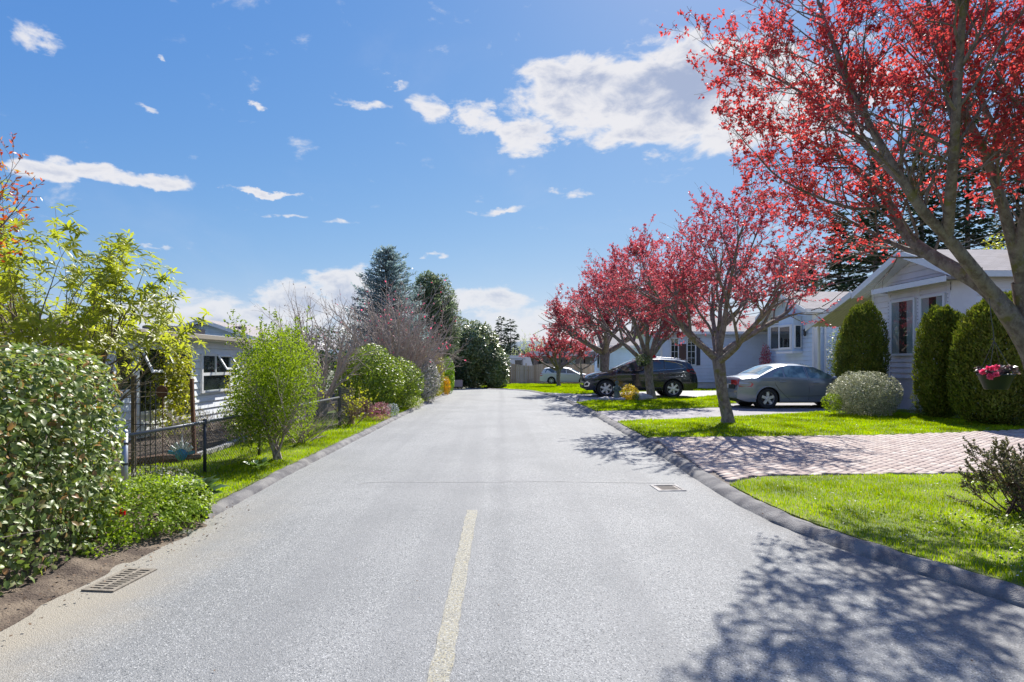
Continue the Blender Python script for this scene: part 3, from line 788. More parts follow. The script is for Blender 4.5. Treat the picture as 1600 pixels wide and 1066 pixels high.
# --- the near plum, its trunk just outside the frame
NT = thing('plum_tree', 'large near plum tree with red leaves leaning in from the right edge', 'tree', (px2x(1648,6.5), 6.5, .05), 0, 'red leaved plum trees along the right verge')
def PL3(l): return [Vector(at(a, b, y)) for a, b, y in l]
limbs = [
 # trunk
 ([(1650,790,6.5),(1648,740,6.5),(1645,640,6.5),(1625,560,6.5),(1600,520,6.5),(1568,480,6.5),(1556,467,6.5),(1530,440,6.5)], [.27,.21,.185,.175,.16,.135,.10,.03]),
 # a: low one to the left
 ([(1568,480,6.5),(1545,452,6.55),(1500,425,6.7),(1455,400,6.9),(1420,375,7.1),(1392,320,7.3),(1350,270,7.5),(1290,230,7.6),(1215,200,7.7)], [.125,.11,.10,.085,.065,.05,.038,.026,.014]),
 # b
 ([(1553,462,6.5),(1520,420,6.4),(1480,370,6.3),(1444,335,6.2),(1415,290,6.1),(1390,250,6.1),(1355,190,6.2),(1324,124,6.3),(1291,41,6.4),(1265,-40,6.5)], [.10,.088,.075,.065,.055,.045,.037,.03,.022,.014]),
 # b2 long reach to the upper left
 ([(1415,290,6.1),(1360,235,6.5),(1300,175,6.9),(1230,130,7.2),(1165,100,7.4)], [.05,.04,.03,.02,.012]),
 # c upright
 ([(1597,440,6.4),(1588,400,6.3),(1572,340,6.2),(1555,281,6.1),(1530,220,6.0),(1490,150,6.0),(1460,60,6.1),(1440,-60,6.2)], [.085,.072,.06,.052,.044,.036,.028,.018]),
 # c foot to trunk
 ([(1618,540,6.5),(1606,490,6.45),(1597,440,6.4)], [.13,.115,.10]),
 # d right, rising out of frame
 ([(1625,555,6.5),(1640,440,6.6),(1640,330,6.8),(1600,272,6.9),(1560,223,7.0),(1530,150,7.2),(1500,40,7.4),(1480,-80,7.5)], [.11,.085,.068,.056,.045,.034,.024,.015]),
 ([(1640,400,6.6),(1700,300,6.4),(1740,150,6.1),(1720,0,5.9),(1690,-160,5.8)], [.09,.07,.055,.04,.025]),
 ([(1645,470,6.5),(1760,380,7.3),(1850,250,8.0),(1900,100,8.4)], [.10,.07,.05,.03]),
 # e from a, downward spray
 ([(1455,400,6.9),(1400,385,7.3),(1340,350,7.7),(1290,330,8.0)], [.05,.035,.025,.014]),
 ([(1392,320,7.3),(1340,330,7.4),(1280,310,7.5),(1215,280,7.6),(1180,240,7.7)], [.035,.028,.022,.016,.01]),
 # overhead toward the road and camera
 ([(1480,370,6.3),(1490,240,5.7),(1500,80,5.3),(1510,-60,5.0),(1520,-200,4.9)], [.075,.06,.045,.032,.02]),
 ([(1588,400,6.3),(1640,200,5.6),(1700,-60,5.0),(1760,-260,4.8)], [.085,.06,.04,.022]),
]
rng = random.Random(77); out = []; tips = []; ZMIN[0] = 2.35
nspec = [(4, .62, 40, .05, .12, 5), (4, .62, 40, .03, .15, 4), (0, 0, 0, .0, .16, 3)]
for li, (l, r) in enumerate(limbs):
    P_ = PL3(l)
    # smooth the run
    Q = resample(chaikin([tuple(p) for p in P_], 2), len(P_)*4); rr_ = np.interp(np.linspace(0, 1, len(Q)), np.linspace(0, 1, len(r)), r)*(.95 if li in (0, 5) else .78)
    wood('trunk' if li == 0 else 'limb', [([Vector(q) for q in Q], list(rr_), 0)], BARK_P, NT)
    if li in (0, 5): continue
    n = len(Q)
    tot = sum((Vector(Q[i+1])-Vector(Q[i])).length for i in range(n-1))
    nch = int(tot*7.5)
    for k in range(nch):
        t_ = .22+.78*(k+rng.random())/nch; i = min(int(t_*(n-1)), n-2)
        d = (Vector(Q[i+1])-Vector(Q[i])).normalized()
        ax = rot_about(d.orthogonal().normalized(), d, rng.uniform(0, 6.283))
        cd = rot_about(d, ax, R(rng.uniform(30, 62)))+Vector((0,0,.22))
        grow(rng, Vector(Q[i]), cd, rng.uniform(.55, 1.05), min(rr_[i]*.5, .02), 0, nspec, out, tips)
    grow(rng, Vector(Q[-1]), d, .8, rr_[-1], 0, nspec, out, tips)
def shadow_fits(x, y, z):  # crown shaped so that its cast shadow stays off the left of the road
    xs_, ys_ = x-.371*z, y-.967*z
    return ys_ < 2.75 or xs_ > 1.05+(ys_-3.0)*.6
out = [b for b in out if b[0][0].z > 1.9 and shadow_fits(*b[0][-1])]
wood('twigs', out, BARK_P, NT, stuff=True)
ZMIN[0] = -9
def keep(P):   # open gaps by noise, and cut leaves whose shadow reaches too far left
    f = np.array([mn.noise((p[0]*1.3, p[1]*1.3, p[2]*1.3)) for p in P])
    xs_, ys_ = P[:, 0]-.371*P[:, 2], P[:, 1]-.967*P[:, 2]
    return (f > -.17) & (P[:, 2] > 1.95) & ((ys_ < 2.75) | (xs_ > 1.05+(ys_-3.0)*.6))
twig_leaves(tips, rng, 9, .054, .032, PLUM_O, NT, cut=keep)

# --- orange-leaved plum at the left edge
LT = thing('plum_tree', 'young plum tree with thin orange and red leaves at the left edge', 'tree', (-5.05, 4.9, 0), 0)
rng = random.Random(3); out = []; tips = []
tr = [(PL3([(-200,850,4.9)])+[Vector((-5.05,4.9,1.2)), Vector((-5.0,4.92,1.8))], [.07,.06,.05], 0)]
tr[0][0][0] = Vector((-5.05,4.9,-.05))
wood('trunk', tr, BARK_P, LT)
for k in range(7):
    a = k*.9; th = R(rng.uniform(15, 42))
    grow(rng, Vector((-5.0,4.92,1.75)), Vector((math.cos(a)*math.sin(th), math.sin(a)*math.sin(th), math.cos(th))), 1.25, .028, 0, [(5,.6,34,.06,.1,5),(5,.6,36,.03,.13,4),(0,0,0,0,.15,3)], out, tips)
wood('branches', out, BARK_P, LT, stuff=True)
twig_leaves(tips, rng, 9, .050, .022, leaf_mat('orange_leaf', [(.45,.12,.05),(.42,.06,.04),(.50,.20,.06),(.35,.05,.04),(.42,.28,.06)], .5, gloss=.1), LT)

# --- big rhododendron over the hedge, leaves in whorls
RH = thing('rhododendron', 'tall rhododendron with long lime green leaves in whorls rising behind the clipped hedge', 'shrub', (-5.6, 6.6, 0))
rng = random.Random(12); out = []; tips = []
for k in range(20):
    a = k*2.4+rng.uniform(-.3,.3); th = R(rng.uniform(8, 62))
    d = Vector((math.cos(a)*math.sin(th)*1.15, math.sin(a)*math.sin(th)*.8, math.cos(th)))
    grow(rng, Vector((-5.6+rng.uniform(-.35,.35), 6.5+rng.uniform(-.3,.3), -.03)), d, 2.5*rng.uniform(.8,1.05), .035, 0, [(6,.50,36,.05,.09,7),(3,.62,42,.06,.12,4),(0,0,0,.05,.14,3)], out, tips)
RC, RR = np.array([-5.5, 6.6, 1.75]), np.array([2.0, 1.8, 1.95])
out = [b for b in out if np.linalg.norm((np.array(tuple(b[0][-1]))-RC)/RR) < 1.0 or b[0][0].z < .3]
wood('stems', out, bark('rhododendron_bark', (.14,.10,.07), (.22,.18,.13)), RH, stuff=True)
rg = np.random.RandomState(5); P = []; D = []; Nn = []
for pts, dirs in tips:
    for w in range(6):
        p = np.array(tuple(pts[max(0, len(pts)-1-(w//2))])); d = unit(np.array(tuple(dirs[-1]))+np.array([0,0,.5])+rg.normal(0,.25,3)*(w//2))
        if p[2] < (1.2 if p[0] < -4.9 else 1.62) or (w % 2 and rg.rand() < .5): continue
        q_ = (p-RC)/RR; k_ = np.linalg.norm(q_)
        if k_ > 1: p = RC+RR*q_/k_*rg.uniform(.78, 1.0)
        k = rg.randint(6, 9); a = np.arange(k)*2*np.pi/k+rg.uniform(0, 6)
        u = unit(np.cross(d, [.3,.9,.1])); v = np.cross(d, u)
        el_ = rg.uniform(-.25, .5, k)
        dd = unit((u[None]*np.cos(a)[:,None]+v[None]*np.sin(a)[:,None])*np.cos(el_)[:,None]+d[None]*np.sin(el_)[:,None])
        P.append(np.repeat((p-d*.12*(w % 2))[None], k, 0)); D.append(dd); Nn.append(unit(np.repeat(d[None], k, 0)-dd*.1))
P, D, Nn = np.concatenate(P), np.concatenate(D), np.concatenate(Nn); n = len(P)
RHM = leaf_mat('rhododendron_leaf', [(.20,.24,.02),(.32,.34,.03),(.14,.19,.02),(.42,.42,.05),(.27,.31,.03),(.38,.36,.10)], .55, tcol=(.56,.62,.03), gloss=.07, rough=.35, clump=1.4, clump_amt=.25)
Ls = .11*rg.uniform(.6, 1.2, n)
sc_ = 8/np.linalg.norm(P-np.array([0,0,1.5]), axis=1)+(np.abs(P[:,0])/P[:,1] < .86)*5+P[:,1]*-.1
o_ = np.argsort(-sc_)
V, F = leaves_vf(np.zeros((1,3)), np.array([[1.,0,0]]), np.array([[0,0,1.]]), 1.0, .27, 'oval', .2)
me = np_mesh('leaf', V, F, RHM, True); off = chain_loc(RH)
for i in o_[:300]: place_leaf(me, RH, P[i], D[i], Nn[i], Ls[i], off)
i = o_[300:]
foliage('foliage', P[i], D[i], Nn[i], Ls[i], Ls[i]*.27, RHM, RH, 'oval')

# --- clipped hedge on the left
HG = thing('hedge', 'broad clipped evergreen hedge with glossy grey-green leaves at the left edge', 'hedge', (-3.95, 3.3, 0))
HM = leaf_mat('hedge_leaf', [(.09,.15,.03),(.14,.20,.045),(.20,.26,.06),(.10,.16,.035),(.26,.29,.10),(.08,.13,.03),(.33,.38,.06),(.20,.24,.10),(.12,.19,.04),(.16,.22,.05),(.30,.32,.17),(.13,.19,.05),(.17,.24,.05),(.12,.17,.04),(.38,.20,.08),(.13,.19,.05)], .36, gloss=.13, rough=.42, clump=2.2, clump_amt=.2)
rng = random.Random(4); out = []; tips = []
for k in range(34):
    x, y = -3.95+rng.uniform(-.5,.5), rng.uniform(1.9, 4.6)
    grow(rng, (x, y, .02), Vector((rng.gauss(0,.4), rng.gauss(0,.4), 1)), 1.05, .02, 0, [(5,.5,45,.02,.12,5),(0,0,0,0,.15,3)], out, tips)
wood('stems', out, BARK_T, HG, stuff=True)
bush(HG, (-4.02, 3.26, .80), (.96, 1.80, .82), 42000, .056, .034, HM, 6, amp=.04, depth=.2, zmin=.07, power=6.5, kind='oval', up=.35, jit=.6, parts=300)

# --- left verge shrubs
def leafy_shrub(label, cat, x, y, z0, h, w, stems, leafn, L, W_, m, seed, bk=BARK_T, lev3=True, name='shrub', spread=26, sl=None, per=None, foot=.25, group=None, droop=0):
    t = thing(name, label, cat, (x, y, z0), 0, group)
    rng = random.Random(seed); out = []; tips = []
    for k in range(stems):
        a = k*2.4+rng.uniform(-.4,.4); th = R(rng.uniform(.25, 1)*spread)
        d = Vector((math.cos(a)*math.sin(th)*w/h*1.8, math.sin(a)*math.sin(th)*w/h*1.8, math.cos(th)))
        grow(rng, (x+rng.uniform(-foot,foot)*.4, y+rng.uniform(-foot,foot)*.4, z0-.03), d, h*.62*rng.uniform(.8,1.1), .016*h, 0,
             [(6,.5,30,.04,.09,6),(5,.5,36,.03,.14,4),(0,0,0,.0,.15,3)] if lev3 else [(5,.55,30,.05,.1,5),(0,0,0,0,.13,4)], out, tips)
    wood('branches', out, bk, t, stuff=True)
    if leafn: twig_leaves(tips, rng, max(1, int(leafn/len(tips))), L, W_, m, t, droop, name='foliage', skip=max(0, 1-leafn/len(tips)))
    return t
LIME = leaf_mat('lime_leaf', [(.14,.22,.008),(.22,.31,.012),(.10,.17,.008),(.29,.36,.02),(.18,.26,.01)], .5, tcol=(.36,.50,.015), gloss=.05, clump=3, clump_amt=.25)
GREENM = leaf_mat('mid_green_leaf', [(.10,.16,.018),(.15,.22,.025),(.22,.28,.035),(.07,.12,.015),(.30,.34,.06)], .42, gloss=.12, clump=2.5, clump_amt=.35)
DARKG = leaf_mat('dark_green_leaf', [(.04,.07,.022),(.06,.10,.03),(.08,.12,.04),(.045,.08,.025),(.11,.14,.05)], .25, gloss=.2, clump=1.4, clump_amt=.4)
YELG = leaf_mat('yellow_green_leaf', [(.26,.28,.03),(.34,.34,.05),(.20,.24,.02),(.38,.34,.06)], .5, gloss=.1, clump=3, clump_amt=.25)
# multi-stemmed one by the fence
t = thing('shrub', 'rounded lime green multi-stemmed shrub standing on the left verge by the chain link fence', 'shrub', (px2x(432,8.6), 8.6, .05))
rng = random.Random(9); out = []; tips = []
for k in range(8):
    a = k*.8; th = R(rng.uniform(8, 30))
    d = Vector((math.cos(a)*math.sin(th), math.sin(a)*math.sin(th)*.8, math.cos(th)))
    grow(rng, (px2x(432,8.6)+rng.uniform(-.07,.07), 8.6+rng.uniform(-.07,.07), .03), d, 1.15*rng.uniform(.85,1.1), .019, 0, [(7,.42,34,.02,.09,6),(5,.5,40,.0,.14,4),(0,0,0,.0,.15,3)], out, tips)
wood('branches', out, BARK_T, t, stuff=True)
bush(t, (px2x(433,8.6), 8.6, 1.17), (.60,.58,.76), 12500, .038, .024, LIME, 41, amp=.26, depth=.8, up=.1, jit=1.2)
bush(t, (px2x(398,8.7), 8.7, .66), (.46,.40,.44), 4200, .038, .024, GREENM, 42, amp=.2, depth=.8, up=.1, jit=1.2, zmin=.12)
leafy_shrub('tall loose shrub with bright lime leaves on bare stems behind the rounded one', 'shrub', px2x(425,11.6), 11.6, .03, 2.65, 1.15, 14, 7000, .055, .032, LIME, 15, spread=30)
bush(tag(thing('shrub','low yellow green shrub at the foot of the white house corner behind the fence','shrub',(px2x(390,12.5),12.5,.03))), (px2x(392,12.5), 12.5, .85), (.55,.55,.85), 4200, .045, .03, YELG, 43, amp=.2, depth=.7, jit=1.2)
leafy_shrub('bare brown twiggy bush beside the dark mesh post', 'shrub', px2x(470,10.4), 10.4, .03, 1.05, 1.3, 12, 0, 0, 0, None, 16, spread=55)
leafy_shrub('bare grey branching bush with a few buds before the white house corner', 'shrub', px2x(385,10.3), 10.3, .03, 1.0, 1.25, 10, 150, .03, .02, PLUM, 19, spread=60, lev3=False)
leafy_shrub('tall bare shrub with thin upright branches behind the verge shrubs', 'shrub', px2x(500,15.5), 15.5, .03, 3.7, 1.5, 10, 380, .05, .025, leaf_mat('brown_bud', [(.12,.07,.05),(.2,.1,.06)], .2), 17, spread=38)
leafy_shrub('small shrub with pale yellow young leaves on arching tan stems', 'shrub', px2x(548,13.4), 13.4, .05, 1.2, .9, 9, 420, .065, .045, YELG, 18, bk=bark('tan_stem', (.25,.17,.10), (.32,.23,.14)), spread=42, lev3=False)
rh2 = thing('rhododendron', 'dense round rhododendron with mid green leaves on the left verge', 'shrub', (px2x(590,17), 17.2, .03))
bush(rh2, (px2x(573,16.6), 16.8, 1.05), (.98,1.0,1.02), 8000, .085, .040, GREENM, 51, amp=.16, depth=.4, core=.4)
bush(rh2, (px2x(622,18.4), 18.2, .85), (.80,.9,.80), 4500, .085, .040, GREENM, 52, amp=.16, depth=.4, core=.4, name='foliage')
HEA = leaf_mat('pink_heather', [(.42,.12,.20),(.50,.18,.26),(.25,.08,.11),(.14,.10,.05)], .3, clump=6)
h1 = thing('heather', 'low pink flowering heather at the edge of the left verge', 'plant', (px2x(592,14.6), 14.6, .05))
bush(h1, (px2x(594,14.6), 14.6, .26), (.28,.3,.24), 1800, .03, .014, HEA, 53, amp=.15, depth=.4)
h2 = thing('heather', 'dusky purple heather to the left of the pink one on the verge', 'plant', (px2x(568,14.4), 14.4, .05))
bush(h2, (px2x(566,14.6), 14.6, .30), (.32,.3,.30), 1800, .03, .014, leaf_mat('dusky_heather', [(.13,.05,.07),(.2,.09,.11),(.08,.06,.04)], .3), 54, amp=.15, depth=.4)
RMIN[0] = .007
leafy_shrub('broad tangle of bare grey-brown branches with a few pink blossoms below the blue spruce', 'tree', px2x(612,22), 22, .03, 5.2, 3.1, 26, 200, .09, .06, leaf_mat('pink_blossom', [(.7,.08,.16),(.8,.2,.28)], .4), 23, bk=BARK_T, name='bare_tree', spread=42)
leafy_shrub('second mass of bare twigs leaning toward the road beneath the pine', 'tree', px2x(655,23.5), 23.5, .03, 3.6, 2.0, 18, 0, 0, 0, None, 24, bk=BARK_T, name='bare_tree', spread=40)
WHF = leaf_mat('white_blossom', [(.70,.68,.66),(.06,.10,.03),(.62,.58,.58),(.05,.09,.025),(.5,.45,.48),(.07,.12,.03)], .3, clump=4)
w1 = thing('flowering_shrub', 'upright shrub with white blossom against dark leaves at the verge edge', 'shrub', (px2x(668,21.5), 21.5, .05))
bush(w1, (px2x(668,21.5), 21.6, .78), (.42,.45,.76), 3200, .07, .04, WHF, 55, amp=.2, depth=.5)
w2 = thing('flower_clump', 'low clump of pale yellow and white flowers before the blossoming shrub', 'plant', (px2x(640,18.8), 18.8, .05))
bush(w2, (px2x(640,18.8), 18.8, .2), (.42,.7,.22), 2200, .045, .022, leaf_mat('pale_flower', [(.6,.58,.35),(.25,.33,.04),(.2,.28,.03),(.3,.35,.05),(.7,.68,.62)], .4), 56, amp=.2, depth=.6)
w3 = thing('flower_clump', 'small clump of pale blue flowers beside the pink heather', 'plant', (px2x(613,15.6), 15.6, .05))
bush(w3, (px2x(613,15.6), 15.6, .2), (.18,.22,.2), 700, .035, .02, leaf_mat('blue_flower', [(.42,.45,.62),(.12,.2,.05),(.5,.5,.6),(.1,.16,.04)], .3), 57)
yh = thing('hedge', 'narrow yellow green clipped hedge running along the far left verge', 'hedge', (-3.0, 25.4, .03))
bush(yh, (-2.95, 25.5, .92), (.33,1.9,.95), 9000, .055, .03, leaf_mat('golden_hedge', [(.24,.24,.02),(.30,.28,.03),(.18,.2,.02),(.36,.3,.05)], .4, clump=2), 58, amp=.05, depth=.2, power=4)
gc = thing('columnar_shrub', 'bright green columnar shrub at the far end of the left verge', 'shrub', (-2.62, 28.2, .03))
bush(gc, (-2.66, 28.3, .85), (.36,.4,.88), 4200, .06, .035, leaf_mat('fresh_green', [(.15,.26,.02),(.2,.32,.03),(.11,.2,.02)], .45), 59, amp=.1, depth=.3, power=2.8)
oc = thing('shrub', 'small orange leaved shrub before the green column', 'shrub', (-2.55, 26.9, .03))
bush(oc, (-2.55, 26.9, .42), (.17,.2,.42), 1200, .05, .03, leaf_mat('orange_shrub', [(.55,.30,.04),(.6,.4,.06),(.45,.2,.03)], .4), 60, amp=.15, depth=.5)

RMIN[0] = .0022
# --- conifers
def conifer(label, x, y, z0, h, r, m, seed, whorls, nb, L, W_, trunk_r=.12, droop=-.12, shape=1.0, name='spruce_tree', bare=.0, twist=.25, dens=1.0, group=None, top_round=0, leaf_up=.15, base=.04, lift=0):
    t = thing(name, label, 'tree', (x, y, z0), 0, group)
    wood('trunk', [([Vector((x,y,z0-.1)), Vector((x,y,z0+h*.5)), Vector((x,y,z0+h))], [trunk_r, trunk_r*.6, .01], 0)], BARK_P, t)
    rg = np.random.RandomState(seed); br = []; P = []; D = []; Nn = []
    for i in range(whorls):
        f = (i+.5)/whorls; zz = z0+h*(base+bare+(1-base-bare)*f)
        f2 = f
        rad = r*((1-f2)**shape if not top_round else math.sqrt(max(.02, 1-(max(0, f2-.25)/.78)**2))*(.6+.4*min(1, f2*4)))
        for k in range(nb):
            a = k*2*math.pi/nb+i*1.7+rg.uniform(-.4,.4); l = rad*rg.uniform(.72, 1.15)+.12
            if rg.rand() < .07: l *= .5
            s = np.array([x, y, zz+rg.uniform(-.5,.5)*h/whorls]); d = np.array([math.cos(a), math.sin(a), droop+lift*f+rg.uniform(-.12,.12)])
            m_ = 6; tt = np.linspace(0, 1, m_)[:, None]
            pts = s+d*l*tt+np.array([0,0,1.])*l*.18*tt**2.2
            br.append(([Vector(q) for q in pts], list(np.linspace(trunk_r*.28, .006, m_)), 1))
            n = int(l/L*dens*6.5)+3; u = rg.rand(n)**.75; j = np.minimum((u*(m_-1)).astype(int), m_-2); fr = (u*(m_-1)-j)[:, None]
            q = pts[j]*(1-fr)+pts[j+1]*fr
            side = np.array([-math.sin(a), math.cos(a), 0]); wd = rg.uniform(-1, 1, n)*l*.30*(1.08-u)
            q = q+side*wd[:, None]+rg.normal(0, .02*l+.02, (n, 3))-np.array([0,0,1.])*np.abs(wd[:, None])*twist
            dd = unit(d[None]*.8+side[None]*np.sign(wd)[:, None]*.8+rdir(rg, n)*.5+np.array([0,0,leaf_up]))
            P.append(q); D.append(dd); Nn.append(unit(rdir(rg, n)*.7+np.array([0,0,1.])))
    wood('branches', br, BARK_P, t, stuff=True)
    P, D, Nn = np.concatenate(P), np.concatenate(D), np.concatenate(Nn)
    foliage('crown', P, D, Nn, L*rg.uniform(.6,1.3,len(P)), W_*rg.uniform(.7,1.2,len(P)), m, t)
    return t
SPR = leaf_mat('blue_spruce_needles', [(.20,.28,.27),(.30,.39,.39),(.14,.21,.20),(.42,.50,.51)], .25, gloss=.08, clump=2, clump_amt=.35)
PINE = leaf_mat('pine_needles', [(.13,.18,.09),(.19,.24,.13),(.27,.30,.18),(.09,.14,.06)], .25, gloss=.08, clump=1.2, clump_amt=.45)
DKC = leaf_mat('distant_conifer', [(.05,.08,.04),(.08,.115,.06),(.04,.06,.03)], .1, gloss=.05, clump=.5, clump_amt=.4)
conifer('tall blue spruce with pale tip rising above the bare branches on the left', px2x(602,27), 27.5, 0, 6.95, 2.5, SPR, 3, 28, 13, .15, .07, droop=.02, shape=.55, twist=.1, dens=1.15, leaf_up=.5)
pt = conifer('rounded dark green pine to the right of the blue spruce', px2x(676,31.5), 31.5, -.02, 5.9, 1.35, PINE, 4, 20, 10, .18, .07, name='pine_tree', top_round=1, droop=.3, dens=1.0, leaf_up=.5, base=.1)
for i, (px, zc, rx, rz_) in enumerate(((672,3.6,1.1,2.2),(684,4.7,1.05,1.6),(668,5.4,.75,1.0),(692,3.2,.95,1.7),(655,2.6,1.0,1.8))):
    bush(pt, (px2x(px,31.5), 31.5+.3*(i % 2), zc), (rx, rx, rz_), 2600, .20, .07, PINE, 130+i, amp=.2, depth=.45, up=.6, jit=1.0, name='foliage')
cj = conifer('small dark blue green conifer at the foot of the bare tangle', px2x(655,24.5), 24.6, 0, 2.6, .62, SPR, 5, 20, 9, .09, .04, shape=.5, dens=1.3)
# big broadleaf evergreen closing the road
bt = thing('evergreen_tree', 'big glossy evergreen tree closing the end of the road', 'tree', (-1.9, 37.2, gz(37)))
wood('trunk', [([Vector((-1.9,37.2,-.3)), Vector((-1.8,37.2,1.6)), Vector((-1.7,37.2,3.2))], [.2,.15,.06], 0)], BARK_P, bt)
BTM = leaf_mat('magnolia_leaf', [(.08,.125,.035),(.13,.18,.055),(.20,.25,.08),(.30,.32,.14),(.09,.14,.04),(.42,.42,.24)], .2, gloss=.3, rough=.35, clump=.9, clump_amt=.4)
bush(bt, (-1.75, 37, 2.0), (1.8,1.4,2.3), 13000, .17, .09, BTM, 61, core=.5, amp=.3, depth=.4, zmin=-.1, up=.5)
bush(bt, (-.4, 36.8, 1.1), (1.0,1.0,1.45), 5200, .16, .085, BTM, 62, core=.5, amp=.28, depth=.4, zmin=-.1, up=.5)
bush(bt, (-2.9, 36.9, 1.7), (1.1,1.0,1.75), 5200, .16, .085, BTM, 162, core=.5, amp=.28, depth=.4, zmin=-.1, up=.5)
eh = thing('hedge', 'low dark evergreen hedge behind the pale sign at the road end', 'hedge', (-3.6, 36, gz(36)))
bush(eh, (-3.8, 36.5, .95), (1.9,1.0,1.2), 8000, .14, .08, DARKG, 63, core=.5, amp=.16, depth=.35, zmin=-.1, power=2.6)
bs = thing('shrub', 'dense dark shrub filling the gap left of the road end', 'shrub', (-5.4, 33.4, 0))
bush(bs, (-5.6, 33.6, 1.6), (1.6,1.2,1.9), 6000, .14, .07, DARKG, 64, amp=.16, depth=.35)
# far conifers over the road end
for i, (px, Y, top, r, lb) in enumerate([(783,78,496,1.9,'thin dark fir with open branches, left one of the pair beyond the road end'),(798,74,500,1.7,'thin dark fir, right one of the pair beyond the road end'),(866,84,505,1.5,'slim dark conifer showing above the grey roofed shed')]):
    conifer(lb, px2x(px, Y), Y, -.6, py2z(top, Y)+.6, r, DKC, 30+i, 15, 5, .55, .22, droop=-.25, dens=.8, name='fir_tree', shape=.7, bare=.15)
leafy_shrub('pale spring green bare-branched tree beyond the trailer', 'tree', px2x(826,62), 62, -.6, 5.8, 2.4, 9, 1500, .16, .10, leaf_mat('spring_haze', [(.28,.34,.12),(.35,.38,.18)], .5), 25, name='bare_tree', spread=34)
# dark firs behind the houses on the right
for i, (px, Y, top, r) in enumerate([(1312,52,330,3.4),(1368,46,240,3.6),(1440,50,170,4.0),(1512,47,150,4.2),(1590,52,190,4.2),(1660,48,170,4.4),(1262,60,402,3.2),(1745,50,200,4.2)]):
    side = ['short dark fir rising behind the blue house roof','dark fir above the carport of the nearest house','tall dark fir behind the gable of the nearest house','tall dark fir behind the roof vent of the nearest house','tall dark fir beyond the near plum trunk at the right edge','dark fir hidden mostly by plum leaves at the right edge','distant dark fir left of the blue house ridge','dark fir past the right edge of the picture'][i]
    conifer(side, px2x(px, Y), Y, -.4, py2z(top, Y)+.4, r, DKC, 70+i, 24, 9, .55, .26, trunk_r=.3, droop=-.2, dens=.95, name='fir_tree', shape=.75, group='dark firs behind the houses on the right')
bush(thing('shrub','bright yellow green bush showing above the nearest roof','shrub',(26,26.5,0)), (px2x(1572,28), 28, 4.5), (1.7,1.4,3.2), 5000, .14, .09, YELG, 65, amp=.2, depth=.4)

# --- right hand garden plants
CED = leaf_mat('cedar_scale', [(.09,.13,.018),(.13,.17,.022),(.18,.205,.03),(.07,.10,.015),(.24,.24,.05)], .25, gloss=.08, clump=3.0, clump_amt=.35)
def cedar(label, x, y, rx, top, seed, n, lean=0):
    t = thing('cedar_shrub', label, 'shrub', (x, y, .07), 0, 'clipped cedars in front of the nearest house')
    c = (x, y, top/2+.02); r = (rx, rx*.95, top/2)
    rg = np.random.RandomState(seed)
    P, Nn = shell(c, r, n, rg, seed, .09, .22, .08, 2.7); P2, N2 = shell(c, np.array(r)*.82, n//2, rg, seed, .09, .3, .08, 2.7); P = np.concatenate([P, P2]); Nn = np.concatenate([Nn, N2]); n = len(P)
    fz = (P[:, 2]-c[2])/r[2]; P[:, 0] += lean*fz; P[:, :2] = np.array([x, y])+(P[:, :2]-np.array([x, y]))*(1.02-.10*fz[:, None])
    P[:, :2] += .04*np.sin(P[:, 2:3]*3+seed); P += Nn*(.05*np.sin(P[:, :1]*17+seed)*np.sin(P[:, 2:3]*9)*np.sin(P[:, 1:2]*15))[:, :1]
    D = unit(np.array([0,0,1.])+Nn*.5+rdir(rg, n)*.65); Nl = unit(Nn+rdir(rg, n)*.6)
    foliage('foliage', P, D, Nl, .085*rg.uniform(.6,1.3,n), .034*rg.uniform(.7,1.3,n), CED, t)
    Vc = []; 
    wood('trunk', [([Vector((x,y,.0)), Vector((x,y,top*.85))], [.09,.02], 0)], BARK_R, t)
    return t
cedar('clipped cedar at the carport corner, left of the bay window', 11.3, 18.1, .66, 3.22, 1, 20000, lean=.10)
cedar('narrow clipped cedar between the bay window and the widest cedar', 11.38, 14.9, .52, 2.92, 2, 16000, lean=.04)
cedar('widest clipped cedar behind the hanging flower basket', 11.5, 13.3, .84, 3.05, 3, 27000, lean=.12)
SIL = leaf_mat('silver_leaf', [(.34,.36,.22),(.46,.46,.30),(.26,.28,.15),(.60,.58,.44),(.20,.22,.10),(.42,.42,.25)], .2, gloss=.1, clump=5, clump_amt=.35)
sv_ = thing('silver_shrub', 'rounded silver grey shrub on the lawn in front of the bay window', 'shrub', (px2x(1347,15.9), 15.9, .06))
bush(sv_, (px2x(1350,15.9), 15.9, .62), (.94,.8,.66), 12000, .05, .024, SIL, 71, amp=.14, depth=.35, jit=.9, core=.4)
sv2 = thing('shrub', 'small lime green bush tucked beside the silver shrub', 'shrub', (px2x(1296,15.6), 15.6, .06))
bush(sv2, (px2x(1300,15.6), 15.6, .42), (.24,.24,.26), 900, .045, .028, LIME, 72)
ns = thing('shrub', 'sprawling evergreen shrub with small olive leaves at the right edge of the near lawn', 'shrub', (4.95, 5.35, .06))
OLV = leaf_mat('olive_small_leaf', [(.10,.12,.04),(.16,.17,.07),(.22,.20,.11),(.08,.09,.035),(.26,.19,.13)], .25, gloss=.12, clump=6, clump_amt=.3)
rng = random.Random(14); out = []; tips = []
for k in range(34):
    a = k*2.4; th = R(rng.uniform(25, 78))
    grow(rng, (5.0+rng.uniform(-.2,.2), 5.4+rng.uniform(-.15,.15), .05), Vector((math.cos(a)*math.sin(th), math.sin(a)*math.sin(th), math.cos(th))), .52*rng.uniform(.7,1.15), .010, 0, [(5,.5,36,.06,.1,5),(4,.5,40,.06,.12,3),(0,0,0,.06,.14,3)], out, tips)
wood('branches', out, BARK_R, ns, stuff=True)
twig_leaves(tips, rng, 24, .024, .013, OLV, ns, name='foliage', droop=.3)
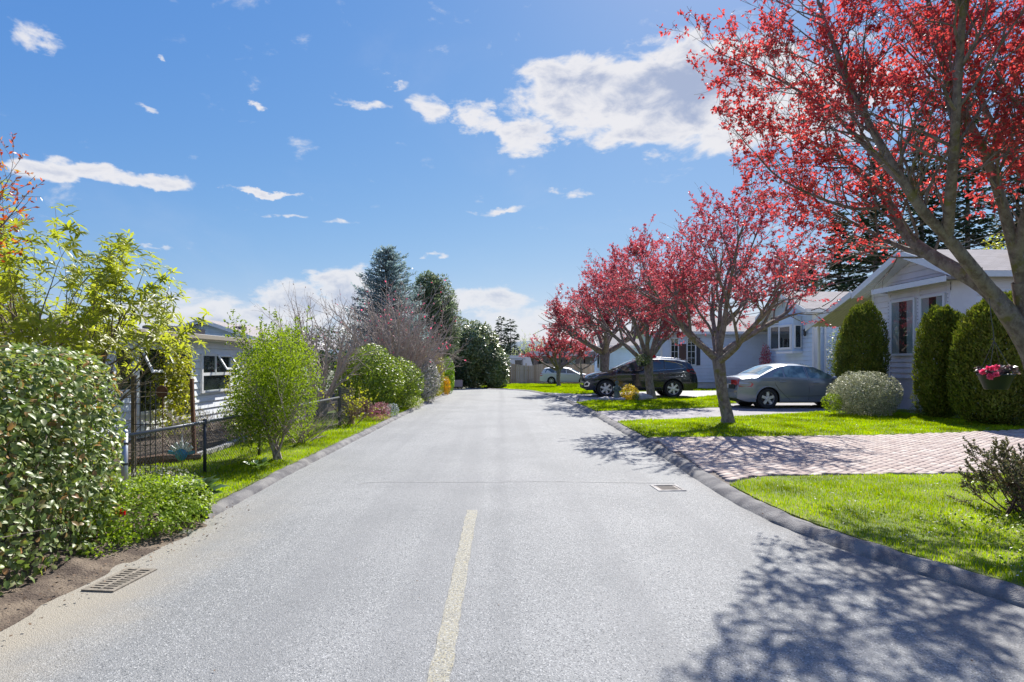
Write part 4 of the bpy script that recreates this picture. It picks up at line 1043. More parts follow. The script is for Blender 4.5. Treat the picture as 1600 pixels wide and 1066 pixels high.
lv = thing('ground_cover', 'low leafy weeds and ivy along the kerb at the right edge', 'plants', (4.3, 4.2, .05))
rg = np.random.RandomState(8); n = 3500
P = np.stack([rg.uniform(3.2, 5.6, n), rg.uniform(3.3, 5.3, n), rg.uniform(.07, .15, n)], 1)
P = P[(P[:,0] > np.array([rk(y) for y in P[:,1]])+.25) & ((P[:,0]-3.2)*.9+(rg.rand(n)-.5)*1.1 > .65)]; n = len(P)
o = foliage('leaves', P, unit(rdir(rg,n)+[0,0,.4]), unit(rdir(rg,n)*.5+[0,0,1.]), .032*rg.uniform(.6,1.3,n), .022, GREENM, lv)
# back garden greenery near house 2 and 3
p1 = thing('shrub', 'yellow green leafed bush behind the boot of the grey sedan', 'shrub', (px2x(1195,24), 24, .05))
bush(p1, (px2x(1200,24), 24, .62), (1.25,.7,.62), 4000, .08, .04, YELG, 73, amp=.15, depth=.4)
p2 = thing('shrub', 'low brown and green heath under the box window of the blue house', 'shrub', (px2x(1248,24.6), 24.6, .05))
bush(p2, (px2x(1250,24.6), 24.6, .68), (.72,.5,.72), 3500, .06, .025, leaf_mat('rusty_heath', [(.14,.12,.03),(.2,.13,.05),(.09,.10,.03)], .2), 74, amp=.12, depth=.4)
p3 = thing('shrub', 'narrow shrub of deep pink blossom beside the blue house', 'shrub', (px2x(1196,30.3), 30.3, .03))
bush(p3, (px2x(1196,30.3), 30.3, 1.25), (.28,.3,1.2), 2200, .07, .05, leaf_mat('deep_pink', [(.55,.10,.16),(.4,.06,.1),(.65,.3,.33),(.06,.09,.03)], .35), 75, amp=.2, depth=.5)
p4 = thing('shrub', 'small shrub with white flowers between the sedan and the carport cedar', 'shrub', (px2x(1305,20), 20.4, .05))
bush(p4, (px2x(1312,20.4), 20.4, 1.75), (.42,.4,1.0), 1500, .08, .05, leaf_mat('cream_flower_shrub', [(.5,.5,.4),(.12,.17,.05),(.2,.25,.1),(.6,.6,.55)], .35), 76, amp=.25, depth=.8)
# bed plants at the house foot
rg = np.random.RandomState(4)
for i, (x, y) in enumerate([(11.75,16.2),(12.2,15.4),(11.2,16.9)]):
    b_ = thing('plant', ['low grey leaved plant in the bed under the bay window','low green plant in the bed left of the narrow cedar','small dark plant in the bed right of the silver shrub'][i], 'plant', (x,y,.07))
    bush(b_, (x,y,.18), (.26,.26,.16), 500, .05, .02, [SIL, GREENM, DARKG][i], 80+i)

# --- left front bed: ground cover, bergenia, flowers
gcv = thing('ground_cover', 'mound of small bright green leaves spilling beside the hedge', 'plants', (-3.15, 5.1, .05))
FRS = leaf_mat('fresh_small_leaf', [(.19,.28,.03),(.27,.37,.04),(.12,.19,.02),(.35,.42,.07)], .45, gloss=.06, clump=5, clump_amt=.3)
bush(gcv, (-3.17, 5.18, .16), (.43,.64,.29), 9000, .036, .024, FRS, 90, amp=.22, depth=.4, zmin=.05, up=.6)
gcb = thing('ground_cover', 'low trailing green leaves at the near foot of the leafy mound', 'plants', (-3.1, 4.45, .05))
bush(gcb, (-3.12, 4.5, .08), (.18,.22,.10), 500, .03, .022, FRS, 91, amp=.25, depth=.4, zmin=.03, up=.6)
def bergenia(label, x, y, n, L, seed, cols=None, up=.55):
    t = thing('bergenia', label, 'plant', (x, y, .05)); rg = np.random.RandomState(seed)
    m = leaf_mat('bergenia_leaf'+str(seed), cols or [(.05,.10,.03),(.07,.13,.04),(.10,.16,.05)], .3, gloss=.3, rough=.3)
    V, F = leaves_vf(np.zeros((1,3)), np.array([[1.,0,0]]), np.array([[0,0,1.]]), 1.0, .72, 'oval', .28)
    me = np_mesh('leaf', V, F, m, True); off = chain_loc(t)
    for k in range(n):
        a = k*2.4; el_ = rg.uniform(.15, 1.0)*up*1.6; r_ = rg.uniform(.01,.10)
        d = np.array([math.cos(a)*math.cos(el_), math.sin(a)*math.cos(el_), math.sin(el_)]); 
        nn = np.array([-math.cos(a)*math.sin(el_), -math.sin(a)*math.sin(el_), math.cos(el_)])
        place_leaf(me, t, (x+math.cos(a)*r_, y+math.sin(a)*r_, .15+rg.uniform(0,.08)), d, nn+rg.normal(0,.15,3), L*rg.uniform(.7,1.15), off)
    return t
bergenia('dark green broad leaved clump at the kerb end', -3.02, 5.72, 34, .21, 1)
bergenia('broad leaved clump with pale leaves at the foot of the fence post', -3.6, 5.75, 20, .17, 2, [(.30,.33,.24),(.14,.2,.05),(.35,.36,.08)])
bergenia('small broad leaved clump on the verge grass beside the kerb', -3.1, 7.35, 14, .10, 3, [(.10,.18,.03),(.16,.24,.04)])
wf = thing('flower_clump', 'patch of white flowers inside the chain link fence corner', 'plant', (-3.95, 6.5, .05))
bush(wf, (-4.0, 6.7, .14), (.45,.35,.16), 900, .035, .022, leaf_mat('white_flower', [(.7,.7,.68),(.14,.2,.05),(.2,.26,.06),(.65,.62,.6),(.3,.2,.1)], .35), 92, amp=.3, depth=.6)
rf = thing('flower', 'single small red flower at the foot of the hedge', 'flower', (-3.02, 4.62, .03))
rg = np.random.RandomState(1)
wood('stem', [([Vector((-3.02,4.62,.03)), Vector((-3.03,4.62,.30))], [.003,.003], 0)], BARK_R, rf)
foliage('petals', np.repeat([[-3.03,4.62,.30]], 12, 0), unit(rdir(rg,12)+[0,-.2,.3]), unit(rdir(rg,12)+[0,0,1.]), .035, .026, leaf_mat('red_petal', [(.7,.02,.02),(.5,.01,.02)], .3), rf)
# climber on the left house
cl = thing('climber', 'leafy climber growing up the middle of the white house wall behind the trellis', 'plant', (-6.5, 10.4, .05))
bush(cl, (-6.5, 11.5, 1.1), (.30,.50,1.0), 2800, .07, .045, YELG, 93, amp=.35, depth=.9)
tw = leafy_shrub('thin bare twiggy bush inside the garden behind the corner post', 'shrub', px2x(300,9.3)-.2, 9.3, .05, .9, .9, 9, 260, .03, .02, GREENM, 94, spread=45)
tw = leafy_shrub('grey lavender bushes at the foot of the white house wall', 'shrub', px2x(330,12.2), 12.2, .05, .8, 1.5, 14, 1200, .035, .01, SIL, 95, spread=55)
# distant tree line and woods
wd = thing('shrub', 'dark hedge of bushes beyond the left house', 'hedge', (-9,30,0))
bush(wd, (-9.5,31,1.6), (4.2,1.5,1.9), 6000, .16, .09, DARKG, 96, amp=.15, depth=.3)
rg = np.random.RandomState(44); n = 26000
xw = rg.uniform(-260, 260, n); top = 4.5+2.2*np.sin(xw*.11)+1.6*np.sin(xw*.31+2)+1.2*np.sin(xw*.9)
P = np.stack([xw, 175+rg.uniform(-4,4,n), rg.rand(n)*top-.8], 1)
tag(foliage('distant_woods', P, unit(rdir(rg,n)), unit(rdir(rg,n)+[0,0,.5]), 2.2*rg.uniform(.6,1.2,n), 1.4, DKC, None), kind='stuff')
# hills
HL = material('hazy_hill', (.10,.15,.20), .95, var=.3, vscale=.02)  # distance haze put into the blue of the base colour
xs = np.linspace(-900, 900, 120); V = []
for j, (yy, s) in enumerate([(560,0),(640,.75),(720,1.0),(820,.6),(900,0)]):
    for x in xs: V.append((x, yy, -2+s*(19+8*math.sin(x*.006+1)+4*math.sin(x*.021)+2*math.sin(x*.06))))
idx = np.arange(5*120).reshape(5, 120)
F = np.stack([idx[:-1,:-1], idx[:-1,1:], idx[1:,1:], idx[1:,:-1]], -1).reshape(-1, 4)
tag(link('hills', np_mesh('hills', V, F, HL, True)), kind='structure')
# ============================================================ BUILDINGS
WHITE = material('white_siding', (.86,.89,.93), .55, var=.06, vscale=2)
BLUES = material('pale_blue_siding', (.62,.75,.90), .55, var=.06, vscale=2)
LAVS = material('lavender_white_siding', (.72,.80,.93), .55, var=.06, vscale=2)
CREAM = material('cream_siding', (.86,.83,.85), .6, var=.08, vscale=2)
TRIM = material('white_trim', (.84,.84,.84), .45, var=.04)
SKIRTM = material('grey_skirting', (.68,.66,.70), .6, var=.08, vscale=3)
GUTTER = material('dark_gutter', (.16,.13,.12), .5)
SHING = bpy.data.materials.new('roof_shingle'); SHING.use_nodes = True; g = G(SHING.node_tree); b = g.N['Principled BSDF']
tcn = g.n('ShaderNodeTexCoord').outputs['Object']
bk = g.n('ShaderNodeTexBrick'); g.L.new(tcn, bk.inputs['Vector']); bk.inputs['Scale'].default_value = 1
for nm, v in (('Brick Width', .32), ('Row Height', .14), ('Mortar Size', .008)): bk.inputs[nm].default_value = v
bk.inputs['Color1'].default_value = (.24,.21,.20,1); bk.inputs['Color2'].default_value = (.34,.30,.29,1); bk.inputs['Mortar'].default_value = (.12,.10,.10,1)
g.L.new(g.mix(g.m('MULTIPLY', g.noise(tcn, 25, 5), .5), bk.outputs[0], (.40,.36,.35,1)), b.inputs['Base Color']); b.inputs['Roughness'].default_value = .9
GLASS = bpy.data.materials.new('window_glass'); GLASS.use_nodes = True; g = G(GLASS.node_tree); g.N.clear()
o_ = g.n('ShaderNodeOutputMaterial'); tr_ = g.n('ShaderNodeBsdfTransparent'); gl_ = g.n('ShaderNodeBsdfGlossy'); gl_.inputs['Roughness'].default_value = .02
tr_.inputs[0].default_value = (.8,.86,.86,1); fr_ = g.n('ShaderNodeFresnel'); fr_.inputs[0].default_value = 1.6
mx = g.n('ShaderNodeMixShader'); bf_ = g.m('SUBTRACT', 1.0, g.n('ShaderNodeNewGeometry').outputs['Backfacing']); g.L.new(g.m('MULTIPLY', g.m('ADD', fr_.outputs[0], .06, clamp=True), bf_), mx.inputs[0]); g.L.new(tr_.outputs[0], mx.inputs[1]); g.L.new(gl_.outputs[0], mx.inputs[2]); g.L.new(mx.outputs[0], o_.inputs[0])
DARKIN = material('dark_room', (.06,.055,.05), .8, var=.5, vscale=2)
CURT = material('sheer_curtain', (.78,.77,.75), .9)

class Fr:
    """wall frame: s along the wall, z up, o outward"""
    def __init__(f, p0, p1, out): 
        f.p0 = Vector((*p0, 0)); d = Vector((*p1, 0))-f.p0; f.len = d.length; f.d = d.normalized(); f.o = Vector((*out, 0)).normalized()
    def P(f, s, z, o=0): q = f.p0+f.d*s+f.o*o; return (q.x, q.y, z)
    def box(f, mb, s0, s1, z0, z1, o0, o1):
        v = [f.P(s,z,o) for z in (z0,z1) for (s,o) in ((s0,o0),(s1,o0),(s1,o1),(s0,o1))]
        return mb.add(v, [(0,3,2,1),(4,5,6,7),(0,1,5,4),(1,2,6,5),(2,3,7,6),(3,0,4,7)])
def siding(fr, z0, z1, h, m, parent, top=None, s0=0, s1=None, proud=.02):
    """lap boards, one object each; top(s) limits them under a slope"""
    s1 = fr.len if s1 is None else s1; z = z0; k = 0
    while z < z1-.02:
        zt = min(z+h, z1); a, b2 = s0, s1
        if top:
            ss = [s for s in np.linspace(s0, s1, 200) if top(s) > zt-.01]
            if not ss: break
            a, b2 = ss[0], ss[-1]
        if b2-a > .1:
            mb = MB(); o1, o2 = proud+.016, .012; z_, z = z, z+.018
            mb.add([fr.P(a,z,.0),fr.P(b2,z,.0),fr.P(b2,z,o1),fr.P(a,z,o1),fr.P(a,zt,.0),fr.P(b2,zt,.0),fr.P(b2,zt,o2),fr.P(a,zt,o2)],
                   [(0,3,2,1),(4,5,6,7),(0,1,5,4),(1,2,6,5),(2,3,7,6),(3,0,4,7)])
            mb.build('siding_board', m, parent)
        z = zt
def window(fr, s0, s1, z0, z1, parent, fw=.07, mull=(), curtain=False, grid=None, name='window', fm=None, back=DARKIN, depth=.078, sill=False, label=None):
    fm = fm or TRIM; mb = MB()
    fr.box(mb, s0, s1, z0, z0+fw, .0, depth); fr.box(mb, s0, s1, z1-fw, z1, .0, depth)
    fr.box(mb, s0, s0+fw, z0+fw, z1-fw, .0, depth); fr.box(mb, s1-fw, s1, z0+fw, z1-fw, .0, depth)
    for s in mull: fr.box(mb, s-fw*.4, s+fw*.4, z0+fw, z1-fw, .0, depth-.005)
    if sill: fr.box(mb, s0-.05, s1+.05, z0-.05, z0, .0, depth+.04)
    w = mb.build(name, fm, parent)
    if label: w['label'] = label
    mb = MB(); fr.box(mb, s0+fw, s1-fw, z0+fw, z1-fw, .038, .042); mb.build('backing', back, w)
    edges = [s0+fw]+list(mull)+[s1-fw]
    if curtain:
        for (ca_, cb_) in ((s0+fw, s0+fw+(s1-s0)*.28), (s1-fw-(s1-s0)*.28, s1-fw)):
            mb = MB(); n = 14
            for k in range(n):
                sa, sb = ca_+(cb_-ca_)*k/n, ca_+(cb_-ca_)*(k+1)/n
                oa, ob = .045+.004*(k % 2), .045+.004*((k+1) % 2)
                mb.add([fr.P(sa,z0+fw,oa),fr.P(sb,z0+fw,ob),fr.P(sb,z1-fw,ob),fr.P(sa,z1-fw,oa)], [(0,1,2,3)])
            mb.build('curtain', CURT, w)
    for a, b2 in zip(edges[:-1], edges[1:]):
        mb = MB(); fr.box(mb, a, b2, z0+fw, z1-fw, .053, .056); mb.build('pane', GLASS, w)
    if grid:
        mb = MB(); gx, gy = grid
        for i in range(1, gx): s = s0+fw+(s1-s0-2*fw)*i/gx; fr.box(mb, s-.012, s+.012, z0+fw, z1-fw, .056, .065)
        for j in range(1, gy): z = z0+fw+(z1-z0-2*fw)*j/gy; fr.box(mb, s0+fw, s1-fw, z-.012, z+.012, .0565, .0645)
        mb.build('glazing_bar', fm, w)
    return w
def roof_slab(name, quad, th, m, parent):
    """quad: 4 points of the top face"""
    mb = MB(); P = [Vector(p) for p in quad]
    mb.add([tuple(p) for p in P]+[tuple(p-Vector((0,0,th))) for p in P], [(0,1,2,3),(7,6,5,4),(0,4,5,1),(1,5,6,2),(2,6,7,3),(3,7,4,0)])
    return mb.build(name, m, parent)
def mobile_home(label, x0, x1, y0, y1, floor, eave, ridge, m, gm, zb=0, ov=.32, ovx=.55, soffit=None):
    """long house with its ridge across the street and its gable end at x0 facing the road"""
    t = thing('mobile_home', label, 'house', (x0, y0, zb)); ym = (y0+y1)/2
    mb = MB(); mb.extr([(x0,y0,floor),(x0,y1,floor),(x0,y1,eave),(x0,ym,ridge-.1),(x0,y0,eave)], (x1-x0,0,0)); mb.build('wall', m, t)
    mb = MB(); mb.box(x0+.03, x1, y0+.03, y1-.03, zb-.1, floor-.004); mb.build('skirting', SKIRTM, t)
    sl = (ridge-eave)/(ym-y0)
    for s, ya in ((-1, y0-ov), (1, y1+ov)):
        ze = eave-sl*ov+.09
        q = [(x0-ovx,ya,ze),(x1+.3,ya,ze),(x1+.3,ym,ridge+.09),(x0-ovx,ym,ridge+.09)]
        if s > 0: q = [q[3], q[2], q[1], q[0]]
        roof_slab('roof_slope', q, .10, SHING, t)
        mb = MB(); a = -s*.0
        yb = ya+(-.03 if s < 0 else .03)
        mb.box(x0-ovx, x1+.3, min(ya,yb), max(ya,yb), ze-.17, ze-.015); mb.build('gutter', TRIM, t)
        # sloping fascia board on the gable
        mb = MB(); A = Vector((x0-ovx-.035, ya, ze-.02)); B = Vector((x0-ovx-.035, ym, ridge+.07))
        mb.extr([A, B, B-Vector((0,0,.22)), A-Vector((0,0,.22))], (.032,0,0)); mb.build('fascia', TRIM, t)
        # soffit under the overhang
        mb = MB(); mb.extr([(x0-ovx+.01,ya,ze-.19),(x0-ovx+.01,ym,ridge-.10),(x0-ovx+.01,ym,ridge-.125),(x0-ovx+.01,ya,ze-.215)], (ovx-.02,0,0)); mb.build('soffit', soffit or TRIM, t)
    return t, Fr((x0,y0),(x0,y1),(-1,0)), Fr((x0,y0),(x1,y0),(0,-1)), ym
# --- nearest house on the right
H1, fe, fs, ym = mobile_home('cream house with a bay window end, grey shingle roof and a metal carport awning', 13.0, 27, 15.9, 20.1, .95, 4.05, 4.95, CREAM, None, 0)
te = lambda s: 4.05+.85*(1-abs(s-2.1)/2.1)-.02
siding(fe, .95, 4.9, .20, CREAM, H1, te); siding(fs, .95, 4.05, .20, CREAM, H1)
mb = MB(); 
for k in range(24): fe.box(mb, k*.175+.01, k*.175+.16, .02, .93, -.028, -.012)
mb.build('skirting_panel', SKIRTM, H1)
mb = MB(); fe.box(mb, -.03, .07, .95, 4.0, .02, .05); fe.box(mb, 4.13, 4.23, .95, 4.0, .02, .05); mb.build('corner_trim', TRIM, H1)
# bay
by0, by1, bx = 15.80, 19.0, 12.58
mb = MB(); mb.prism([(13.0,by0-.02),(13.0,by1+.02),(bx,by1-.3),(bx,by0+.3)], 1.0, 3.80); mb.build('bay', CREAM, H1)
fb = Fr((bx,by0+.3),(bx,by1-.3),(-1,0))
mb = MB(); fb.box(mb, -.02, fb.len+.02, .02, 1.0, -.05, .0); mb.build('bay_skirting', SKIRTM, H1)
siding(fb, 1.0, 1.68, .17, CREAM, H1); siding(fb, 3.52, 3.80, .14, CREAM, H1)
mb = MB()
for s in (0.0, 1.17, fb.len-.12): fb.box(mb, s, s+.12, .05, 3.80, .0, .035)
mb.build('bay_trim', CREAM, H1)
window(fb, .16, 1.12, 1.72, 3.48, H1, .07, curtain=True, label='bay window half with drawn back curtains reflecting the sky, nearer the cedars')
window(fb, 1.33, 2.42, 1.72, 3.48, H1, .07, curtain=True, label='bay window half with sheer curtains, nearer the carport')
# black dots of light bulbs along the bay corners
mb = MB()
BLK = material('black_bulb', (.03,.03,.03), .5)
for s in (.06, 1.23, fb.len-.06):
    for k in range(17): 
        c = fb.P(s, 1.75+k*.105, .047); mb.lathe((c[0],c[1],c[2]), [(.001,-.013),(.013,0),(.001,.013)], 6)
mb.build('string_lights', BLK, H1)
# bay roof
mb = MB(); rz = 4.08
mb.add([(13.0,by0-.25,rz),(13.0,by1+.25,rz),(bx-.35,by1-.05,3.86),(bx-.35,by0+.05,3.86),(13.0,by0-.25,3.80),(13.0,by1+.25,3.80),(bx-.35,by1-.05,3.80),(bx-.35,by0+.05,3.80)],
       [(0,3,2,1),(4,5,6,7),(0,1,5,4),(1,2,6,5),(2,3,7,6),(3,0,4,7)]); mb.build('bay_roof', SHING, H1)
mb = MB(); f2 = Fr((bx-.35,by0+.05),(bx-.35,by1-.05),(-1,0)); f2.box(mb, -.03, f2.len+.03, 3.74, 3.90, .003, .035); mb.build('bay_fascia', TRIM, H1)
window(fs, .9, 1.5, 3.1, 3.5, H1, .05); window(fs, 3.2, 5.2, 2.4, 3.6, H1, .07)
# roof vent
mb = MB(); mb.box(15.2,15.9,16.6,17.1,4.55,4.86); mb.build('vent_base', TRIM, H1)
mb = MB(); mb.lathe((15.55,16.85,4.86), [(.5,0),(.55,.05),(.5,.14),(.3,.2),(.02,.22)], 16); o = mb.build('roof_vent', material('grey_metal', (.45,.46,.48), .4, .6), H1, smooth=True)
# carport awning
AW = material('cream_metal', (.60,.56,.45), .5, var=.08)
def awning(parent_t, xa, xb, ya, yb, za, zb_, m, n=None):
    """corrugated sheet sloping from (ya,za) to (yb,zb_)"""
    n = n or int((xb-xa)/.15)*2; mb = MB(); 
    for k in range(n):
        u0, u1 = xa+(xb-xa)*k/n, xa+(xb-xa)*(k+1)/n; h0, h1 = (.0 if k % 2 else .045), (.045 if k % 2 else .0)
        mb.add([(u0,ya,za+h0),(u1,ya,za+h1),(u1,yb,zb_+h1),(u0,yb,zb_+h0),(u0,ya,za+h0-.012),(u1,ya,za+h1-.012),(u1,yb,zb_+h1-.012),(u0,yb,zb_+h0-.012)], [(0,1,2,3),(7,6,5,4)])
    mb.build('awning_sheet', m, parent_t)
    mb = MB(); A = Vector((xa-.05,ya,za+.06)); B = Vector((xa-.05,yb,zb_+.06)); mb.extr([A,B,B-Vector((0,0,.22)),A-Vector((0,0,.22))], (.04,0,0)); mb.build('awning_fascia', TRIM, parent_t)
    for x in np.arange(xa+.4, xb, (xb-xa)/3-.05):
        mb = MB(); mb.box(x-.04, x+.04, yb-.25, yb-.17, 0, zb_-.02); mb.build('post', TRIM, parent_t)
awning(H1, 12.45, 20.5, 20.45, 23.5, 3.98, 2.95, AW)
# --- blue house
H2, fe, fs, ym = mobile_home('pale blue sided house with small end windows and a grey shingle roof', 14.35, 27, 26.4, 30.9, .75, 4.0, 4.95, BLUES, None, 0)
te = lambda s: 4.0+.9*(1-abs(s-2.25)/2.25)-.02
siding(fe, .75, 4.85, .21, BLUES, H2, te); siding(fs, .75, 4.0, .21, BLUES, H2)
mb = MB(); fs.box(mb, -.025, .12, .75, 4.0, .02, .05); mb.build('corner_trim', TRIM, H2)
mb = MB(); fe.box(mb, -.05, .10, .75, 4.0, .021, .05); fe.box(mb, 4.38, 4.5, .75, 4.0, .021, .05); mb.build('corner_trim', TRIM, H2)
mb = MB(); mb.tube([fs.P(.45,.1,.1), fs.P(.45,3.9,.1)], .05, 8); mb.build('downspout', TRIM, H2)
# box window: proud of the wall, on a shelf
mb = MB(); fe.box(mb, 1.05, 2.5, 2.05, 3.75, .03, .42); mb.build('box_bay', BLUES, H2)
fx = Fr((14.35-.42,26.4+1.05),(14.35-.42,26.4+2.5),(-1,0))
window(fx, .12, 1.33, 2.15, 3.35, H2, .10); mb = MB(); fe.box(mb, .95, 2.6, 1.95, 2.05, .025, .50); mb.build('window_shelf', TRIM, H2)
fx2 = Fr((14.33-.42,27.45),(14.33,27.45),(0,-1)); window(fx2, .05, .37, 2.2, 3.3, H2, .04)
window(fe, 2.95, 4.2, 2.15, 3.45, H2, .09)
window(fe, 2.95, 4.2, 3.50, 3.95, H2, .06)
# carriage lamp
mb = MB(); c = fe.P(.55, 2.9, .14); mb.lathe(c, [(.02,.2),(.09,.12),(.07,.1),(.07,-.1),(.03,-.16)], 8); mb.tube([fe.P(.55,3.05,.03), fe.P(.55,3.05,.14)], .015, 6); mb.build('wall_lamp', BLK, H2)
awning(H2, 14.2, 20, 31.2, 34.0, 3.9, 3.1, AW)
# --- lavender white house further on
H3, fe, fs, ym = mobile_home('long white house with shutters and a small paned window behind the black SUV', 9.3, 23, 33.6, 38.6, .35, 3.35, 4.35, LAVS, None, -.05)
te = lambda s: 3.35+.95*(1-abs(s-2.5)/2.5)-.02
siding(fe, .35, 4.2, .2, LAVS, H3, te); siding(fs, .35, 3.35, .2, LAVS, H3)
window(fs, .55, 1.05, 1.35, 2.95, H3, .06, grid=(2,4)); window(fs, 1.5, 2.05, 1.35, 2.95, H3, .06, grid=(2,4))
SHUT = material('dark_shutter', (.05,.055,.07), .6)
mb = MB(); 
fs.box(mb, 2.08, 2.3, 1.35, 2.95, .02, .05)
for k in range(14): fs.box(mb, 2.10, 2.28, 1.4+k*.11, 1.46+k*.11, .05, .06)
mb.build('shutter', SHUT, H3)
mb = MB(); fs.box(mb, -.02, .1, .35, 3.3, .02, .05); fs.box(mb, 6.9, 7.15, .35, 3.3, .021, .06); mb.build('corner_trim', TRIM, H3)
mb = MB(); fs.box(mb, 1.06, 1.48, .4, 2.6, .02, .05); mb.build('door', material('dark_door', (.10,.05,.04), .5), H3)
# --- fourth house, mostly hidden
H4, fe, fs, ym = mobile_home('pale blue house end half hidden behind the thick trunked plum', 8.1, 20, 45.5, 50, .1, 2.9, 3.9, BLUES, None, -.35)
siding(fs, .1, 2.9, .2, BLUES, H4)
window(fe, 1.5, 2.7, 1.0, 2.2, H4, .08)
mb = MB(); fs.box(mb, -.02, .14, .1, 2.9, .02, .05); mb.build('corner_trim', TRIM, H4)

# --- left white house: wall parallel to the road
HX = -6.9
HL_ = thing('mobile_home', 'white sided house with casement windows behind the chain link fence', 'house', (HX, 15.5, 0))
mb = MB(); mb.extr([(HX,6,.0),(HX,15.5,.0),(HX,15.5,2.03),(HX,6,2.03)], (-5.2,0,0)); mb.build('wall', WHITE, HL_)
fw = Fr((HX,6),(HX,15.5),(1,0)); siding(fw, .12, 2.03, .155, WHITE, HL_, s1=9.42)
fw2 = Fr((HX-5.2,15.5),(HX,15.5),(0,1)); siding(fw2, .12, 2.03, .155, WHITE, HL_)
mb = MB(); fw.box(mb, 9.42, 9.52, .1, 2.03, .0, .035); mb.build('corner_trim', TRIM, HL_)
roof_slab('roof', [(HX+.20,5.6,2.14),(HX+.20,15.9,2.14),(HX-5.4,15.9,2.62),(HX-5.4,5.6,2.62)], .09, material('grey_roof_sheet', (.50,.50,.49), .7, var=.2), HL_)
mb = MB(); mb.box(HX+.20,HX+.23,5.6,15.9,1.99,2.135); mb.build('fascia', TRIM, HL_)
mb = MB(); mb.box(HX+.233,HX+.33,5.6,15.9,2.03,2.12); mb.build('gutter', material('tan_gutter', (.42,.37,.30), .5), HL_)
mb = MB(); mb.tube([(HX+.06,15.56,.05),(HX+.06,15.56,1.95)], .035, 8); mb.build('downspout', TRIM, HL_)
mb = MB(); mb.box(HX-1.2,HX-.5,13.0,14.4,2.2,2.33); mb.build('skylight', material('dark_skylight', (.05,.05,.06), .3), HL_)
# casement window, upper right sash swung open
s0 = 13.15-6; s1 = 14.55-6
w = window(fw, s0, s1, .80, 1.72, HL_, .06, label='casement window with its upper right sash propped open')
mb = MB(); fw.box(mb, s0+.06, s1-.06, 1.20, 1.27, .02, .073); fw.box(mb, s0+.62, s0+.68, 1.27, 1.66, .02, .073); mb.build('glazing_bar', TRIM, w)
def open_sash(fr, s0, s1, zt, h, parent, deg=32):
    A = R(deg); dz, do = -math.cos(A), math.sin(A); mb = MB()
    def bar(a0, a1, b0, b1):
        P_ = lambda s, t, k: Vector(fr.P(s, zt+dz*t+k*math.sin(A), .08+do*t+k*math.cos(A)))
        v = [P_(s,t,k) for k in (0,.03) for (s,t) in ((a0,b0),(a1,b0),(a1,b1),(a0,b1))]
        mb.add(v, [(0,3,2,1),(4,5,6,7),(0,1,5,4),(1,2,6,5),(2,3,7,6),(3,0,4,7)])
    bar(s0,s1,0,.05); bar(s0,s1,h-.05,h); bar(s0,s0+.05,.05,h-.05); bar(s1-.05,s1,.05,h-.05)
    mb.build('sash', TRIM, parent)
    mb = MB(); P_ = lambda s, t: fr.P(s, zt+dz*t+.01, .095+do*t)
    mb.add([P_(s0+.05,.05),P_(s1-.05,.05),P_(s1-.05,h-.05),P_(s0+.05,h-.05)], [(0,1,2,3)]); mb.build('pane', GLASS, parent)
open_sash(fw, s0+.68, s1-.03, 1.68, .42, w)
for a, b2, lb in ((9.15,9.95,'window nearest the hedge on the white house'),(10.15,10.72,None)):
    w = window(fw, a-6, b2-6, .95, 1.82, HL_, .06, mull=(), label=lb)
w = window(fw, 10.8-6, 11.75-6, .5, 1.85, HL_, .07, label='taller window with an open sash half hidden by the climber')
open_sash(fw, 10.85-6, 11.7-6, 1.80, .55, w, 26)
w = window(fw, 11.95-6, 12.75-6, .3, 1.88, HL_, .06, name='window')
# pale blue gabled house behind it
HB = thing('house', 'pale blue house with a low gable seen over the roof of the white one', 'house', (-17, 29, 0))
gx0, gx1, gy = -18.6, -12.5, 30
xm = px2x(322, gy)
mb = MB(); mb.extr([(gx0,gy,-.1),(gx1,gy,-.1),(gx1,gy,2.75),(xm,gy,3.62),(gx0,gy,2.75)], (0,9,0)); mb.build('wall', BLUES, HB)
fg = Fr((gx0,gy),(gx1,gy),(0,-1)); w_ = gx1-gx0
siding(fg, .2, 3.5, .22, BLUES, HB, lambda s: 2.75+.85*(1-abs(s-(xm-gx0))/(xm-gx0 if s < xm-gx0 else gx1-xm)))
for xa, xb, za, zb_ in ((gx0-.5,xm,2.68,3.76),(xm,gx1+.5,3.76,2.62)):
    roof_slab('roof_slope', [(xa,gy-.45,za),(xb,gy-.45,zb_),(xb,gy+9.3,zb_),(xa,gy+9.3,za)], .09, SHING, HB)
    mb = MB(); mb.extr([(xa,gy-.49,za-.01),(xb,gy-.49,zb_-.01),(xb,gy-.49,zb_-.2),(xa,gy-.49,za-.2)], (0,.035,0)); mb.build('fascia', TRIM, HB)
mb = MB(); mb.box(px2x(358,gy)-.3,px2x(358,gy)+.3,gy+.8,gy+1.4,3.05,3.45); mb.build('roof_vent', GUTTER, HB)
window(fg, 5.0, 5.7, 1.2, 2.1, HB)
# white board panel fence by the house corner
WP = thing('fence_panel', 'weathered white board panel at the corner of the white house', 'fence', (-6.6,16.3,0))
for k in range(6):
    mb = MB(); x = -7.0+k*.15; mb.box(x, x+.14, 16.3, 16.33, .1, 1.16); mb.build('board', WHITE, WP)
mb = MB(); mb.box(-7.0,-6.1,16.332,16.37,.25,.33); mb.box(-7.0,-6.1,16.332,16.37,.95,1.03); mb.build('rail', WHITE, WP)

